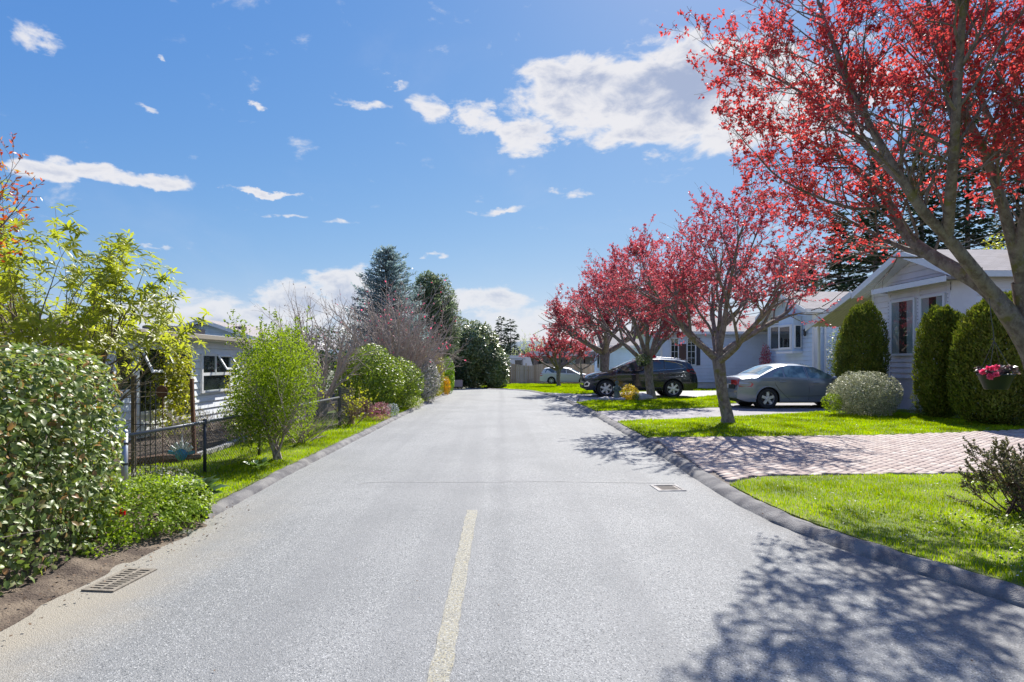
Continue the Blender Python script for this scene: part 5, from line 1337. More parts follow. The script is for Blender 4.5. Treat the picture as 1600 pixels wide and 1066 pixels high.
# --- shed / low house behind the board fence, trailer, pillar
SH = thing('shed', 'low grey flat roofed house behind the wooden fence at the road end', 'building', (px2x(830,60), 60, -.6))
xa, xb = px2x(834,60), px2x(912,60)
mb = MB(); mb.box(xa,xb,60,66,-.6,2.2); mb.build('wall', material('grey_brown_wall', (.20,.16,.15), .8, var=.2), SH)
mb = MB(); mb.box(xa-.4,xb+.4,59.4,66.5,2.2,2.72); mb.build('roof', material('grey_fascia', (.42,.42,.43), .7), SH)
fz = Fr((xa,60),(xb,60),(0,-1))
for a, b2 in ((.4,1.6),(1.9,3.0),(3.3,4.4)): window(fz, a, b2, .6, 1.9, SH, .05, fm=GUTTER)
SH2 = thing('house', 'low pale fronted house with a white door behind the far fence', 'building', (px2x(925,60), 60, -.6))
xa, xb = px2x(914,62), px2x(956,62)
mb = MB(); mb.box(xa,xb,62,68,-.6,2.1); mb.build('wall', material('tan_wall', (.26,.23,.20), .8, var=.2), SH2)
mb = MB(); mb.box(xa-.1,xb+.3,61.5,68.4,2.1,2.7); mb.build('roof', SHING, SH2)
fz = Fr((xa,62),(xb,62),(0,-1)); mb = MB(); fz.box(mb, .6,.95,-.3,1.7,.0,.04); mb.build('door', TRIM, SH2)
window(fz, 1.4, 2.6, .6, 1.7, SH2, .06, fm=GUTTER)
# travel trailer
TR = thing('travel_trailer', 'white travel trailer with a slanting front parked behind the wooden fence', 'trailer', (px2x(815,56), 56, gz(56)))
x0, x1, y0 = px2x(784,56), px2x(832,56), 56
mb = MB(); mb.extr([(x0,y0,-.1),(x1+.15,y0,-.1),(x1,y0,1.3),(x1-.25,y0,2.1),(x1-.5,y0,2.22),(x0,y0,2.22)], (0,2.3,0)); mb.build('body', material('trailer_white', (.70,.72,.74), .35), TR)
ft = Fr((x0,y0),(x1,y0),(0,-1)); window(ft, 1.25, 2.0, 1.1, 1.8, TR, .03); 
mb = MB(); ft.box(mb, 2.0, 2.06, .0, 1.9, .0, .02); ft.box(mb, .1, 2.3, 1.85, 1.9, .0, .015); mb.build('trim', GUTTER, TR)
for x in (x0+.8,): 
    mb = MB(); mb.lathe((x,y0+.2,-.15), [(.02,-.1),(.3,-.1),(.33,-.05),(.33,.1),(.02,.12)], 16, 'Y'); mb.build('wheel', BLK, TR)
BRK = material('tan_brick', (.34,.22,.14), .9, var=.4, vscale=14)
pl = thing('brick_pillar', 'tan brick gate pillar at the left end of the wooden fence', 'pillar', (px2x(794,49), 49, gz(49)))
for k in range(20):
    z = gz(49)+k*.078
    for j in range(2):
        mb = MB(); a = px2x(794,49)-.2+j*.205; mb.box(a, a+.198, 49, 49.35, z, z+.07); mb.build('brick', BRK, pl)
mb = MB(); mb.box(px2x(794,49)-.24, px2x(794,49)+.25, 48.96, 49.39, gz(49)+1.56, gz(49)+1.64); mb.build('cap', CONC, pl)
# board fence
FW = bpy.data.materials.new('fence_wood'); FW.use_nodes = True; g = G(FW.node_tree); b = g.N['Principled BSDF']
oi = g.n('ShaderNodeObjectInfo').outputs['Random']; tcn = g.n('ShaderNodeTexCoord').outputs['Object']
c = g.ramp(oi, [(0,(.42,.29,.20)),(.3,(.54,.41,.31)),(.6,(.60,.48,.39)),(.8,(.46,.31,.21)),(1,(.64,.54,.45))])
g.L.new(g.mix(g.m('MULTIPLY', g.noise(tcn, 12, 5), .5), c, (.18,.13,.10,1)), b.inputs['Base Color']); b.inputs['Roughness'].default_value = .85
bf = thing('board_fence', 'brown wooden board fence closing off the road end behind the silver station wagon', 'fence', (px2x(800,52), 52, gz(52)))
mb = MB(); mb.box(0,.185,0,.022,0,1.74); bo_ = mb.build('board', FW); bme = bo_.data; bpy.data.objects.remove(bo_)
rg = np.random.RandomState(2); xx = px2x(800,52); k = 0
while xx < px2x(937,52):
    o = link('board', bme, bf); yy = 52
    o.location = Vector((xx, yy, gz(52)+.03+rg.uniform(-.015,.015)))-bf.location
    o.scale = (1, 1, 1.0+.05*math.sin(xx*2.0)); xx += .2
mb = MB()
for z in (.25, 1.2): mb.box(px2x(800,52), px2x(937,52), 52.03, 52.07, gz(52)+z, gz(52)+z+.09)
mb.build('rail', FW, bf)
for x in (px2x(800,52)-.08, px2x(822,52), px2x(906,52)):
    mb = MB(); mb.box(x-.06,x+.06,51.86,51.98,gz(52)-.1,gz(52)+1.9); mb.build('post', FW, bf)
# blank pale sign board at the road end
sg = thing('sign_board', 'small blank pale pink board on short legs before the dark hedge at the road end', 'sign', (px2x(716,34.6), 34.6, gz(34)))
mb = MB(); c = px2x(716,34.6); mb.box(c-.26,c+.26,34.6,34.63,gz(34)+.14,gz(34)+.55); mb.build('panel', material('pale_pink_board', (.62,.47,.47), .7), sg)
for s in (-.2,.2): 
    mb = MB(); mb.box(c+s-.02,c+s+.02,34.635,34.665,gz(34)-.02,gz(34)+.5); mb.build('leg', GUTTER, sg)
# power line
for i, y in enumerate((8, 68)):
    p = thing('utility_pole', ['wooden utility pole with a crossarm beside the nearest house','distant wooden utility pole behind the houses'][i], 'pole', (17.6,y,0))
    if y == 8: p.location.x = 19.5
    x = p.location.x
    mb = MB(); mb.tube([(x,y,-.6),(x,y,7.2)], [.15,.11], 10); mb.build('post', BARK_P, p)
    mb = MB(); mb.box(x-.9,x+.9,y-.16,y-.11,6.45,6.58); mb.build('crossarm', BARK_P, p)
for i, (dx, z) in enumerate(((-.8,6.6),(0,6.62),(.8,6.6),(.1,5.6))):
    w = thing('power_line', ['left wire of the upper three running past the houses','middle wire of the upper three running past the houses','right wire of the upper three running past the houses','lower thick wire hanging under the upper three'][i], 'cable', (18+dx,8,z))
    mb = MB(); pts = []
    for k in range(31):
        u = k/30; pts.append((19.5+(17.6-19.5)*u+dx, 8+60*u, z-2.0*u*(1-u)*1.0))
    mb.tube(pts, .022 if i == 3 else .014, 5); mb.build('wire', BLK, w)

# ============================================================ FENCE, TRELLIS, ORNAMENTS
BLKM = material('black_vinyl', (.035,.037,.042), .35, spec=.6)
GALV = material('galvanised_steel', (.42,.45,.50), .38, .7)
fp = [(-4.02,6.15),(-3.90,7.58),(-3.78,9.0),(-3.70,11.0),(-3.66,13.0)]
cf = thing('chain_link_fence', 'low black chain link fence with a pipe top rail along the left verge', 'fence', (-4.02,6.15,0))
FH = .72
mb = MB(); mb.tube([(-4.02,6.15,-.05),(-4.02,6.15,FH+.03)], .032, 12); mb.lathe((-4.02,6.15,FH+.03), [(.035,0),(.03,.03),(.001,.045)], 12); mb.build('corner_post', GALV, cf, smooth=True)
for z in (.2,.42,.64):
    mb = MB(); mb.lathe((-4.02,6.15,z), [(.034,-.012),(.038,-.012),(.038,.012),(.034,.012)], 12); mb.build('clamp', BLKM, cf)
for x, y in fp[1:-1]:
    mb = MB(); mb.tube([(x,y,-.05),(x,y,FH+.0)], .023, 10); mb.lathe((x,y,FH), [(.03,-.03),(.03,.02),(.02,.04)], 10); mb.build('post', BLKM, cf, smooth=True)
mb = MB(); mb.tube([(x,y,FH+.0) for x,y in fp], .021, 10); mb.build('top_rail', material('worn_black_rail', (.12,.125,.14), .35, .3, spec=.7), cf, smooth=True)
mb = MB()
def wire(mb, pts, r=.0025): mb.tube(pts, r, 3, caps=False)
cell = .052
def fpos(s):
    acc = 0
    for (a, b2) in zip(fp[:-1], fp[1:]):
        l = math.dist(a, b2)
        if s <= acc+l or b2 == fp[-1]: f = (s-acc)/l; return (a[0]+(b2[0]-a[0])*f, a[1]+(b2[1]-a[1])*f)
        acc += l
tot = sum(math.dist(a, b2) for a, b2 in zip(fp[:-1], fp[1:]))
s = 0.0; n = int((FH-.06)/cell*2)
while s < tot-cell:
    for ph in (0, 1):
        pts = []
        for k in range(n+1):
            q = fpos(min(tot, s+cell*.5*((k+ph) % 2)+(.5*cell if ph else 0))); pts.append((q[0]+(.002 if (k+ph) % 2 else -.002), q[1], .05+k*cell*.5))
        wire(mb, pts)
    s += cell
mb.build('chain_link_mesh', BLKM, cf, kind='stuff')
gp = thing('mesh_screen', 'dark mesh screen panel standing between posts at the far end of the chain link fence', 'screen', (-3.66,13.1,0))
for y in (13.05, 13.95):
    mb = MB(); mb.tube([(-3.66,y,0),(-3.66,y,.95)], .035, 8); mb.build('post', BLKM, gp)
mb = MB()
for k in range(22): mb.box(-3.663,-3.657,13.07+k*.04,13.078+k*.04,.08,.92)
for k in range(20): mb.box(-3.6565,-3.653,13.06,13.94,.08+k*.043,.088+k*.043)
mb.build('mesh_panel', BLKM, gp)
# trellis of thin black metal with a rusty round and bars
tr = thing('trellis', 'black metal garden trellis with pointed uprights behind the corner post', 'trellis', (-4.35,7.0,0))
RUST = material('rusty_iron', (.17,.075,.045), .85, var=.5, vscale=10)
def TP(px, z, Y=7.0): return (px2x(px, Y), Y, z)
for i, px in enumerate((212,219,227,235,243)):
    mb = MB(); h = 1.28-.012*i; mb.tube([TP(px,0), TP(px,h)], .006, 6); mb.lathe(TP(px,h), [(.002,-.01),(.012,.0),(.002,.03)], 6); mb.build('upright', BLKM, tr)
for z in (.25,.5,.75,1.0,1.22):
    mb = MB(); mb.tube([TP(208,z), TP(247,z)], .005, 6); mb.build('crossbar', BLKM, tr)
mb = MB(); pts = [TP(227+16*math.cos(a), .62+.13*math.sin(a)) for a in np.linspace(0, 2*math.pi, 20)]; mb.tube(pts, .004, 5); mb.build('ring', BLKM, tr)
wp = thing('garden_post', 'square weathered timber post beside the trellis', 'post', (px2x(209,7.15),7.15,0))
mb = MB(); c = px2x(209,7.15); mb.box(c-.022,c+.022,7.13,7.17,0,1.32); mb.build('post', material('weathered_timber', (.22,.17,.12), .9, var=.4, vscale=20), wp)
mb = MB(); mb.box(c-.027,c+.027,7.125,7.175,1.32,1.345); mb.build('cap', material('weathered_timber', (.2,.2,.2)), wp)
rd = thing('garden_ornament', 'round rusty metal disc on a thin stake behind the trellis', 'ornament', (px2x(253,7.6),7.6,0))
c = px2x(253,7.6); mb = MB(); mb.tube([(c,7.62,0),(c,7.62,1.15)], .006, 6); mb.build('stake', RUST, rd)
mb = MB(); mb.lathe((c,7.6,1.12), [(.001,-.012),(.075,-.010),(.082,0),(.075,.010),(.001,.012)], 28, 'Y'); mb.build('disc', RUST, rd)
rp = thing('garden_post', 'slender rusty brown post leaning slightly inside the fence', 'post', (px2x(303,8.6),8.6,0))
mb = MB(); mb.obox((px2x(302,8.6),8.6,.62), (.024,0,0), (0,.02,0), (-.025,0,.64)); mb.build('post', RUST, rp)
# shell / fan shaped ornament
fo = thing('garden_ornament', 'blue and white fan shaped solar ornament on a stake inside the fence', 'ornament', (px2x(283,7.9),7.9,0))
c = px2x(283,7.9); zb = .10
mb = MB(); mb.tube([(c,7.92,0),(c,7.92,.2)], .008, 6); mb.build('stake', RUST, fo)
BL = material('turquoise_enamel', (.03,.28,.48), .25, spec=.7); WHM = material('white_enamel', (.75,.78,.8), .3)
mb = MB(); mb.lathe((c,7.9,.24), [(.001,-.03),(.07,-.024),(.085,0),(.07,.01),(.001,.012)], 24, 'Y'); mb.build('bowl', BL, fo, smooth=True)
for k in range(7):
    a = R(10+k*160/6); mb = MB(); q = (c+.13*math.cos(a), 7.905, .245+.12*math.sin(a))
    mb.obox(q, (.055*math.cos(a),0,.055*math.sin(a)), (0,.008,0), (-.022*math.sin(a),0,.022*math.cos(a))); mb.build('petal', WHM if k not in (0,6) else BL, fo)
mb = MB(); mb.lathe((c-.02,7.96,.2), [(.035,0),(.028,.1),(.012,.22),(.002,.32)], 8); mb.build('spire', WHM, fo)
# timber edging of the bed
eg = thing('bed_edging', 'low brown log edging of the garden bed inside the fence', 'edging', (-5.0,8.3,0))
mb = MB(); mb.tube([(-5.25,8.1,.09),(-4.9,8.35,.10),(-4.5,8.62,.085)], [.075,.08,.06], 8); mb.build('log', material('brown_log', (.16,.09,.055), .9, var=.5, vscale=14, bump=.8), eg)
e2 = thing('bed_edging', 'pale curved stone edging between the garden lawn and the bed by the house', 'edging', (-4.6,9,0))
pts = resample(chaikin([(-4.62,8.7),(-4.6,9.5),(-4.75,10.8),(-4.95,12.5),(-5.1,16)]), 38)
for i in range(len(pts)-1):
    a, b2 = pts[i], pts[i+1]; mb = MB(); d = (b2-a)*.47; c = (a+b2)/2
    mb.obox((c[0]-.05,c[1],.085), (d[0],d[1],0), (.045,0,0), (0,0,.035)); mb.build('stone', CONC, e2)

# ============================================================ DRAINS
dr = thing('storm_drain', 'slotted concrete and iron storm drain grate at the road edge before the hedge', 'drain', (-2.62,3.97,-.018), R(-6))
IRON = material('drain_iron', (.27,.235,.19), .8, var=.3, vscale=20, bump=.4)
DRAIN_SHADE = material('drain_shade', (.012,.012,.012), .95)  # near-black colour for the shade inside drain openings
def loc(mb_, name, m, p, **k): return mb_.build(name, m, p, world=False, **k)
hw, hd = .085, .175
mb = MB(); mb.box(-hw,hw,-hd,hd,.0,.0235); loc(mb, 'pit_shade', DRAIN_SHADE, dr)  # flat black plate above the road, standing in for a shaded hollow
mb = MB(); mb.box(-hw-.03,hw+.03,-hd-.03,-hd,.0,.031); mb.box(-hw-.03,hw+.03,hd,hd+.03,.0,.031); mb.box(-hw-.03,-hw,-hd,hd,.0,.031); mb.box(hw,hw+.03,-hd,hd,.0,.031); loc(mb, 'frame', IRON, dr)
for k in range(9):
    y = -hd+.03+k*(2*hd-.06)/8; mb = MB(); mb.box(-hw,hw,y-.010,y+.010,.024,.030); loc(mb, 'bar', IRON, dr)
mb = MB(); mb.box(-.012,.012,-hd,hd,.0302,.032); loc(mb, 'rib', IRON, dr)
d2 = thing('catch_basin', 'square catch basin with a pale concrete rim by the right kerb', 'drain', (1.98,6.85,-.012), R(4))
mb = MB(); w_ = .165; r_ = .035
for q in ((-w_,w_,-w_,-w_+r_),(-w_,w_,w_-r_,w_),(-w_,-w_+r_,-w_+r_,w_-r_),(w_-r_,w_,-w_+r_,w_-r_)): mb.box(*q,.0,.030)
loc(mb, 'rim', material('pale_rim', (.42,.40,.38), .85, var=.35, vscale=10), d2)
mb = MB(); mb.box(-w_+r_,w_-r_,-w_+r_,w_-r_,.0,.024); loc(mb, 'plate', material('plate_iron', (.24,.20,.18), .7, var=.3, vscale=14), d2)
for k in range(6):
    mb = MB(); y = -.11+k*.044; mb.box(-.10,.10,y-.006,y+.006,.0245,.027); loc(mb, 'slot_shade', DRAIN_SHADE, d2)  # raised black strips standing in for the shade in the openings

# ============================================================ HANGING BASKET
bx_, by_ = px2x(1556,6.25), 6.25
hb = thing('hanging_basket', 'dark green hanging pot of pink flowers and purple leaves under the near plum', 'planter', (bx_,by_,1.22))
POTM = material('dark_green_pot', (.012,.024,.022), .5, spec=.4)
mb = MB(); mb.lathe((bx_,by_,1.21), [(.001,0),(.095,0),(.105,.01),(.155,.15),(.165,.155),(.165,.17),(.15,.17),(.10,.05)], 28); mb.build('pot', POTM, hb, smooth=True)
top = Vector((bx_-.16, by_+.02, 1.99))
for k in range(4):
    a = k*math.pi/2+.5; mb = MB(); mb.tube([(bx_+.155*math.cos(a), by_+.155*math.sin(a), 1.375), (bx_-.02,by_,1.74)], .0028, 5); mb.build('hanger_wire', BLKM, hb)
mb = MB(); mb.tube([(bx_-.02,by_,1.74),(bx_-.03,by_,1.86),(bx_-.05,by_,1.98),(bx_-.07,by_,2.20)], .004, 5); mb.build('hook', BLKM, hb)
PURL = leaf_mat('purple_begonia_leaf', [(.035,.02,.03),(.06,.03,.045),(.10,.05,.07),(.03,.045,.03),(.16,.10,.12)], .2, gloss=.3, rough=.35, clump=8)
rg = np.random.RandomState(9)
V, F = leaves_vf(np.zeros((1,3)), np.array([[1.,0,0]]), np.array([[0,0,1.]]), 1.0, .75, 'oval', .25)
me = np_mesh('leaf', V, F, PURL, True); off = chain_loc(hb)
for k in range(90):
    a = rg.uniform(0, 6.28); rr_ = rg.uniform(.01,.15); e = rg.uniform(-.35,.9)
    place_leaf(me, hb, (bx_+rr_*math.cos(a), by_+rr_*math.sin(a), 1.38+rg.uniform(0,.06)), (math.cos(a)*math.cos(e), math.sin(a)*math.cos(e), math.sin(e)), rg.normal(0,.4,3)+[0,0,1], rg.uniform(.05,.085), off)
PINKF = leaf_mat('pink_begonia', [(.80,.12,.25),(.85,.25,.38),(.75,.08,.18)], .4, gloss=.1)
for (dx, dy, dz) in ((-.14,-.08,1.435),(-.17,-.03,1.40),(-.155,-.10,1.355),(-.10,-.12,1.45),(-.12,-.14,1.37)):
    mb_ = []; n = 26
    d = unit(rdir(rg, n)+np.array([-.4,-.7,.2])); c = np.array([bx_+dx, by_+dy, dz])
    foliage('flower', np.repeat(c[None], n, 0)+d*.008, d, unit(rdir(rg,n)), .036*rg.uniform(.7,1.1,n), .032, PINKF, hb, 'oval', stuff=False)
for k in range(5):
    n = 10; d = unit(rdir(rg, n)+np.array([.3,-.2,.2])); c = np.array([bx_+.12+rg.uniform(-.05,.06), by_+rg.uniform(-.1,.05), 1.42+rg.uniform(-.04,.04)])
    foliage('dry_bloom', np.repeat(c[None], n, 0), d, unit(rdir(rg,n)), .04, .02, leaf_mat('dry_bloom', [(.35,.30,.25),(.28,.12,.10),(.45,.40,.36)], .3), hb, stuff=False)
# basket and flowers in the fork of the second plum
fb_ = thing('hanging_basket', 'leafy basket with a red bloom at the fork of the plum by the black SUV', 'planter', (px2x(1010,22.3),22.2,1.5))
c = (px2x(1006,22.2),22.25,1.62)
mb = MB(); mb.lathe((c[0],c[1],1.36), [(.001,0),(.10,0),(.16,.16),(.15,.16)], 14); mb.build('pot', POTM, fb_)
bush(fb_, (c[0],c[1],1.62), (.30,.22,.20), 700, .08, .045, leaf_mat('basket_leaf', [(.10,.16,.03),(.16,.22,.05),(.45,.45,.36),(.07,.11,.02)], .35), 97)
foliage('flower', np.repeat([[px2x(1021,22.2),22.1,1.74]], 20, 0), unit(rdir(rg,20)), unit(rdir(rg,20)), .09, .07, MATS['red_petal'], fb_, stuff=False)

# ============================================================ GARDEN GROUP UNDER THE SECOND PLUM
STN = material('white_stone', (.50,.48,.47), .85, var=.25, vscale=6)
def rock(label, x, y, s, seed, flat=.6, m=STN):
    rg = np.random.RandomState(seed); import bmesh
    bm = bmesh.new(); bmesh.ops.create_icosphere(bm, subdivisions=2, radius=1)
    for v in bm.verts:
        d = np.array(v.co); f = float(lump(d[None], seed, .22)[0]); v.co = Vector(d*f*np.array([s*1.25, s, s*flat]))
    me = bpy.data.meshes.new('garden_stone'); bm.to_mesh(me); bm.free(); me.materials.append(m)
    o = link('garden_stone', me); o.location = (x, y, .06+s*flat*.55); return tag(o, label, 'stone', 'white stones round the statue')
gy_ = 22.0
for i, (px, s, lb) in enumerate(((944,.17,'leftmost white stone in front of the small statue'),(953,.14,'white stone just left of the statue foot'),(961,.12,'small white stone directly before the statue'),(971,.13,'white stone right of the statue, before the yellow bush'),(1003,.24,'large pale stone left of the plum trunk'),(1010,.2,'pale stone against the plum trunk'),(949,.10,'small white stone in front of the leftmost one'),(965,.11,'low white stone touching the statue base'))):
    rock(lb, px2x(px, gy_+(i % 3)*.15), gy_+(i % 3)*.15, s, i+3, .75 if s > .19 else .6)
st = thing('garden_statue', 'small grey green garden statue of a robed figure among white stones', 'statue', (px2x(964,gy_+.3), gy_+.3, .05))
c = (px2x(964,gy_+.3), gy_+.3); SM = material('verdigris_stone', (.16,.20,.17), .8, var=.4, vscale=15)
mb = MB(); mb.box(c[0]-.14,c[0]+.14,c[1]-.12,c[1]+.12,.03,.12); mb.build('base', SM, st)
mb = MB(); mb.lathe((c[0],c[1],.12), [(.13,0),(.12,.12),(.10,.28),(.125,.40),(.12,.46),(.05,.50),(.045,.53),(.075,.57),(.08,.62),(.06,.67),(.01,.69)], 14)
mb.tube([(c[0]-.12,c[1],.56),(c[0]-.15,c[1]-.06,.44),(c[0]-.06,c[1]-.13,.42)], [.035,.03,.025], 7); mb.tube([(c[0]+.12,c[1],.56),(c[0]+.14,c[1]-.06,.44),(c[0]+.04,c[1]-.13,.42)], [.035,.03,.025], 7)
mb.build('figure', SM, st, smooth=True)
yb = thing('shrub', 'small round golden yellow bush beside the statue under the plum', 'shrub', (px2x(984,22.3),22.3,.06))
bush(yb, (px2x(984,22.3),22.3,.34), (.33,.3,.30), 1500, .06, .035, leaf_mat('golden_bush', [(.55,.42,.05),(.62,.5,.08),(.4,.32,.04),(.6,.4,.08)], .4, clump=5), 98, amp=.15, depth=.4)
pp = thing('plant', 'small dark potted plant between the yellow bush and the plum trunk', 'plant', (px2x(993,21.9),21.9,.06))
bush(pp, (px2x(993,21.9),21.9,.22), (.12,.12,.16), 300, .05, .03, GREENM, 99)
# solar light stakes on the second lawn bed
# ============================================================ CARS
def paint(name, col, metal=.3, rough=.28): return material(name, col, rough, metal, coat=1.0, spec=.6)
RUB = material('tyre_rubber', (.025,.025,.026), .8); ALLOY = material('alloy', (.70,.71,.74), .35, .5)
CGL = bpy.data.materials.new('car_glass'); CGL.use_nodes = True; b = CGL.node_tree.nodes['Principled BSDF']
b.inputs['Base Color'].default_value = (.035,.05,.055,1); b.inputs['Roughness'].default_value = .04; b.inputs['Specular IOR Level'].default_value = .9; b.inputs['Coat Weight'].default_value = 1
CGL2 = material('green_car_glass', (.30,.42,.42), .05, spec=.9, coat=1, col2=(.07,.11,.11), vscale=3.2)
DKP = material('black_plastic', (.03,.03,.032), .55); CHR = material('chrome', (.75,.76,.78), .12, 1.0)
REDL = material('tail_lamp_red', (.45,.015,.015), .15, coat=1); CLRL = material('clear_lamp', (.62,.64,.66), .12, coat=1, metal=.3)
PLATE = material('number_plate', (.65,.66,.68), .5)
class Car:
    def __init__(c, **k): 
        c.__dict__.update(k)
        c.tx = np.array([p[0] for p in c.top])[::-1]; c.tz = np.array([p[1] for p in c.top])[::-1]
        xs = np.linspace(-c.L/2, c.L/2, 401); z = np.interp(xs, c.tx, c.tz); w = 9; kz = np.convolve(np.pad(z, w, 'edge'), np.hanning(2*w+1)/np.hanning(2*w+1).sum(), 'valid')
        c.gx, c.gzz = xs, kz
        c.bx = np.array([p[0] for p in c.belt])[::-1]; c.bz = np.array([p[1] for p in c.belt])[::-1]
    def zt(c, x): return float(np.interp(x, c.gx, c.gzz))
    def zb(c, x): return float(np.interp(x, c.bx, c.bz))
    def zs(c, x): return max(min(c.zt(x)-c.crown, 9), min(c.zb(x), c.zt(x)-.02))
    def hw(c, x):
        e = max(0, (abs(x)-(c.L/2-.75))/.75); return c.W/2*(1-.17*e**2.2)
    def y(c, x, z):
        b = c.zb(x); w = c.hw(x)
        if z <= b: 
            u = (b-z)/max(.1, b-.2); return w*(1-.035*(1-u)**3*0-.06*u**2.5)-(.012 if z > b-.06 else 0)-.02*max(0, 1-abs(z-(b-.25))/.05)*.3
        return w-.012-(z-b)*c.tumble
    def zlow(c, x):
        z = c.sill+(.10*max(0, (abs(x)-(c.L/2-.35))/.35)**1.5)
        for xw in c.wx:
            d = abs(x-xw)
            if d < c.arch: z = max(z, c.wr+math.sqrt(c.arch**2-d**2)*.98)
        return z
def build_car(c, label, cat, loc, rz, pm_, glass, glist, name='car'):
    t = thing(name, label, cat, loc, rz)
    def L(mb, nm, m, sm=False, par=None): 
        o = mb.build(nm, m, par or t, world=False, smooth=sm); return o
    xs = sorted(set(list(np.round(np.linspace(-c.L/2, c.L/2, 130), 4))+[round(w+s*c.arch*f, 4) for w in c.wx for s in (-1,1) for f in (1.0,1.001,.97,.9,.8)]))
    NS, NT = 16, 8; V = []; 
    for x in xs:
        row = []; zl, zs_ = c.zlow(x), c.zs(x); zb_ = min(c.zb(x), zs_)
        zr = list(np.linspace(zl, zb_, NS-5))+list(np.linspace(zb_, zs_, 6))[1:]
        for z in zr: row.append((x, c.y(x, z), z))
        ye = c.y(x, zs_); ztp = c.zt(x)
        for k in range(1, NT+1):
            u = k/NT; ang = u*math.pi/2
            # rounded edge then crown
            yy = ye*(1-u**1.15); zz = zs_+(ztp-zs_)*(1-(1-u)**2.6)
            row.append((x, yy, zz))
        V.append(row)
    n = len(V[0]); verts = []; faces = []
    for row in V:
        verts += row+[(x, -y, z) for x, y, z in row[:-1]][::-1]
    m_ = 2*n-1
    for i in range(len(xs)-1):
        for k in range(m_-1): faces.append((i*m_+k, (i+1)*m_+k, (i+1)*m_+k+1, i*m_+k+1))
    # end caps
    for i, s in ((0, 1), (len(xs)-1, -1)):
        for k in range(n-1):
            a, b_ = i*m_+k, i*m_+k+1; a2, b2 = i*m_+m_-1-k, i*m_+m_-2-k
            faces.append((a, b_, b2, a2) if b_ != b2 else (a, b_, a2))
    mb = MB(); mb.add(verts, faces); o = L(mb, 'body', pm_); 
    o.data.validate(); smooth_by_angle(o, 38)
    mb = MB(); mb.box(-c.L/2+.15, c.L/2-.15, -c.W/2+.30, c.W/2-.30, c.sill-.02, c.wr*2.1); 
    mb.box(c.wx[1]+c.arch+.02, c.wx[0]-c.arch-.02, -c.W/2+.09, c.W/2-.09, c.sill-.03, c.sill+.12); L(mb, 'underbody', DKP)
    def patch(poly, off, nm, m, sides=(1,-1), z_y=None, par=None):
        for s in sides:
            mb = MB(); P_ = [(x, s*(c.y(x, z)+off), z) for x, z in poly]; Q = [(x, s*(c.y(x, z)-.01), z) for x, z in poly]
            k = len(P_); mb.add(P_+Q, [tuple(range(k)) if s < 0 else tuple(reversed(range(k)))]+[(i,(i+1)%k,(i+1)%k+k,i+k) for i in range(k)]); L(mb, nm, m, par=par)
    for nm, poly in glist: patch(poly, .006, nm, glass)
    if c.chrome:
        for s in (1,-1):
            mb = MB(); mb.tube([(x, s*(c.y(x,z)+.008), z) for x, z in c.chrome], .009, 6); L(mb, 'window_trim', CHR)
    # seams
    for line in c.seams:
        for s in (1,-1):
            mb = MB(); mb.tube([(x, s*(c.y(x,z)+.0005), z) for x, z in line], .0055, 5); L(mb, 'door_seam', DKP)
    for x, z in c.handles:
        for s in (1,-1):
            mb = MB(); yy = s*(c.y(x,z)+.018); mb.tube([(x-.09,yy-s*.02,z),(x-.08,yy,z),(x+.08,yy,z+.004),(x+.09,yy-s*.02,z+.004)], .013, 6); L(mb, 'door_handle', c.hm)
    # glass front and rear: follow the top surface
    for nm, xa, xb in c.screens:
        mb = MB(); nn = 10; vs = []
        for i in range(nn+1):
            x = xa+(xb-xa)*i/nn
            for j in range(9):
                u = -1+2*j/8; zs_, ztp = c.zs(x), c.zt(x); ye = c.y(x, zs_); yy = u*ye*.88; uu = 1-abs(yy)/ye; uu = max(0, uu)**(1/1.15)
                vs.append((x, yy, zs_+(ztp-zs_)*(1-(1-uu)**2.6)+.008))
        fs_ = [(i*9+j,(i*9+j+1),(i+1)*9+j+1,(i+1)*9+j) for i in range(nn) for j in range(8)]
        mb.add(vs, fs_); L(mb, nm, glass, True)
    # mirrors
    for s in (1,-1):
        x, z = c.mirror; yy = c.y(x, z)
        mb = MB(); mb.lathe((x, s*(yy+.10), z), [(.001,-.09),(.055,-.075),(.075,0),(.06,.06),(.001,.08)], 12, 'Y' ); mb.tube([(x+.03,s*(yy-.03),z-.04),(x,s*(yy+.06),z-.02)], .02, 6); L(mb, 'mirror', c.mm, True)
    # wheels
    for xw in c.wx:
        for s in (1,-1):
            yc = s*(c.W/2-.125); r = c.wr
            mb = MB(); prof = [(r*.66,-.10),(r*.93,-.105),(r,-.075),(r,.075),(r*.93,.105),(r*.66,.10)]
            mb.lathe((xw,yc,r), prof, 36, 'Y'); w = L(mb, 'wheel', RUB, True); smooth_by_angle(w, 30)
            mb = MB(); yo = yc+s*.085
            mb.lathe((xw,yc,r), [(r*.68,-.1),(r*.70,-.09),(r*.70,.09),(r*.68,.1),(r*.64,.09),(r*.62,.05),(r*.62,-.05),(r*.64,-.09)], 32, 'Y')
            ns = c.spokes
            for k in range(ns):
                a = 2*math.pi*k/ns+.3; ca_, sa_ = math.cos(a), math.sin(a)
                mb.obox((xw+r*.36*ca_, yo-s*.025, r+r*.36*sa_), (r*.30*ca_,0,r*.30*sa_), (0,.018,0), (-c.spw*r*sa_,0,c.spw*r*ca_))
            mb.lathe((xw,yo-s*.02,r), [(.001,-.03),(r*.17,-.025),(r*.19,0),(r*.17,.025),(.001,.03)], 16, 'Y')
            L(mb, 'rim', ALLOY, par=w)
            mb = MB(); mb.lathe((xw,yc+s*.0,r), [(.001,-.01),(r*.6,-.01),(r*.6,.01),(.001,.01)], 24, 'Y'); L(mb, 'brake_disc', material('brake_dark', (.05,.05,.05), .6), par=w)
            # arch lip
            mb = MB(); pts = []
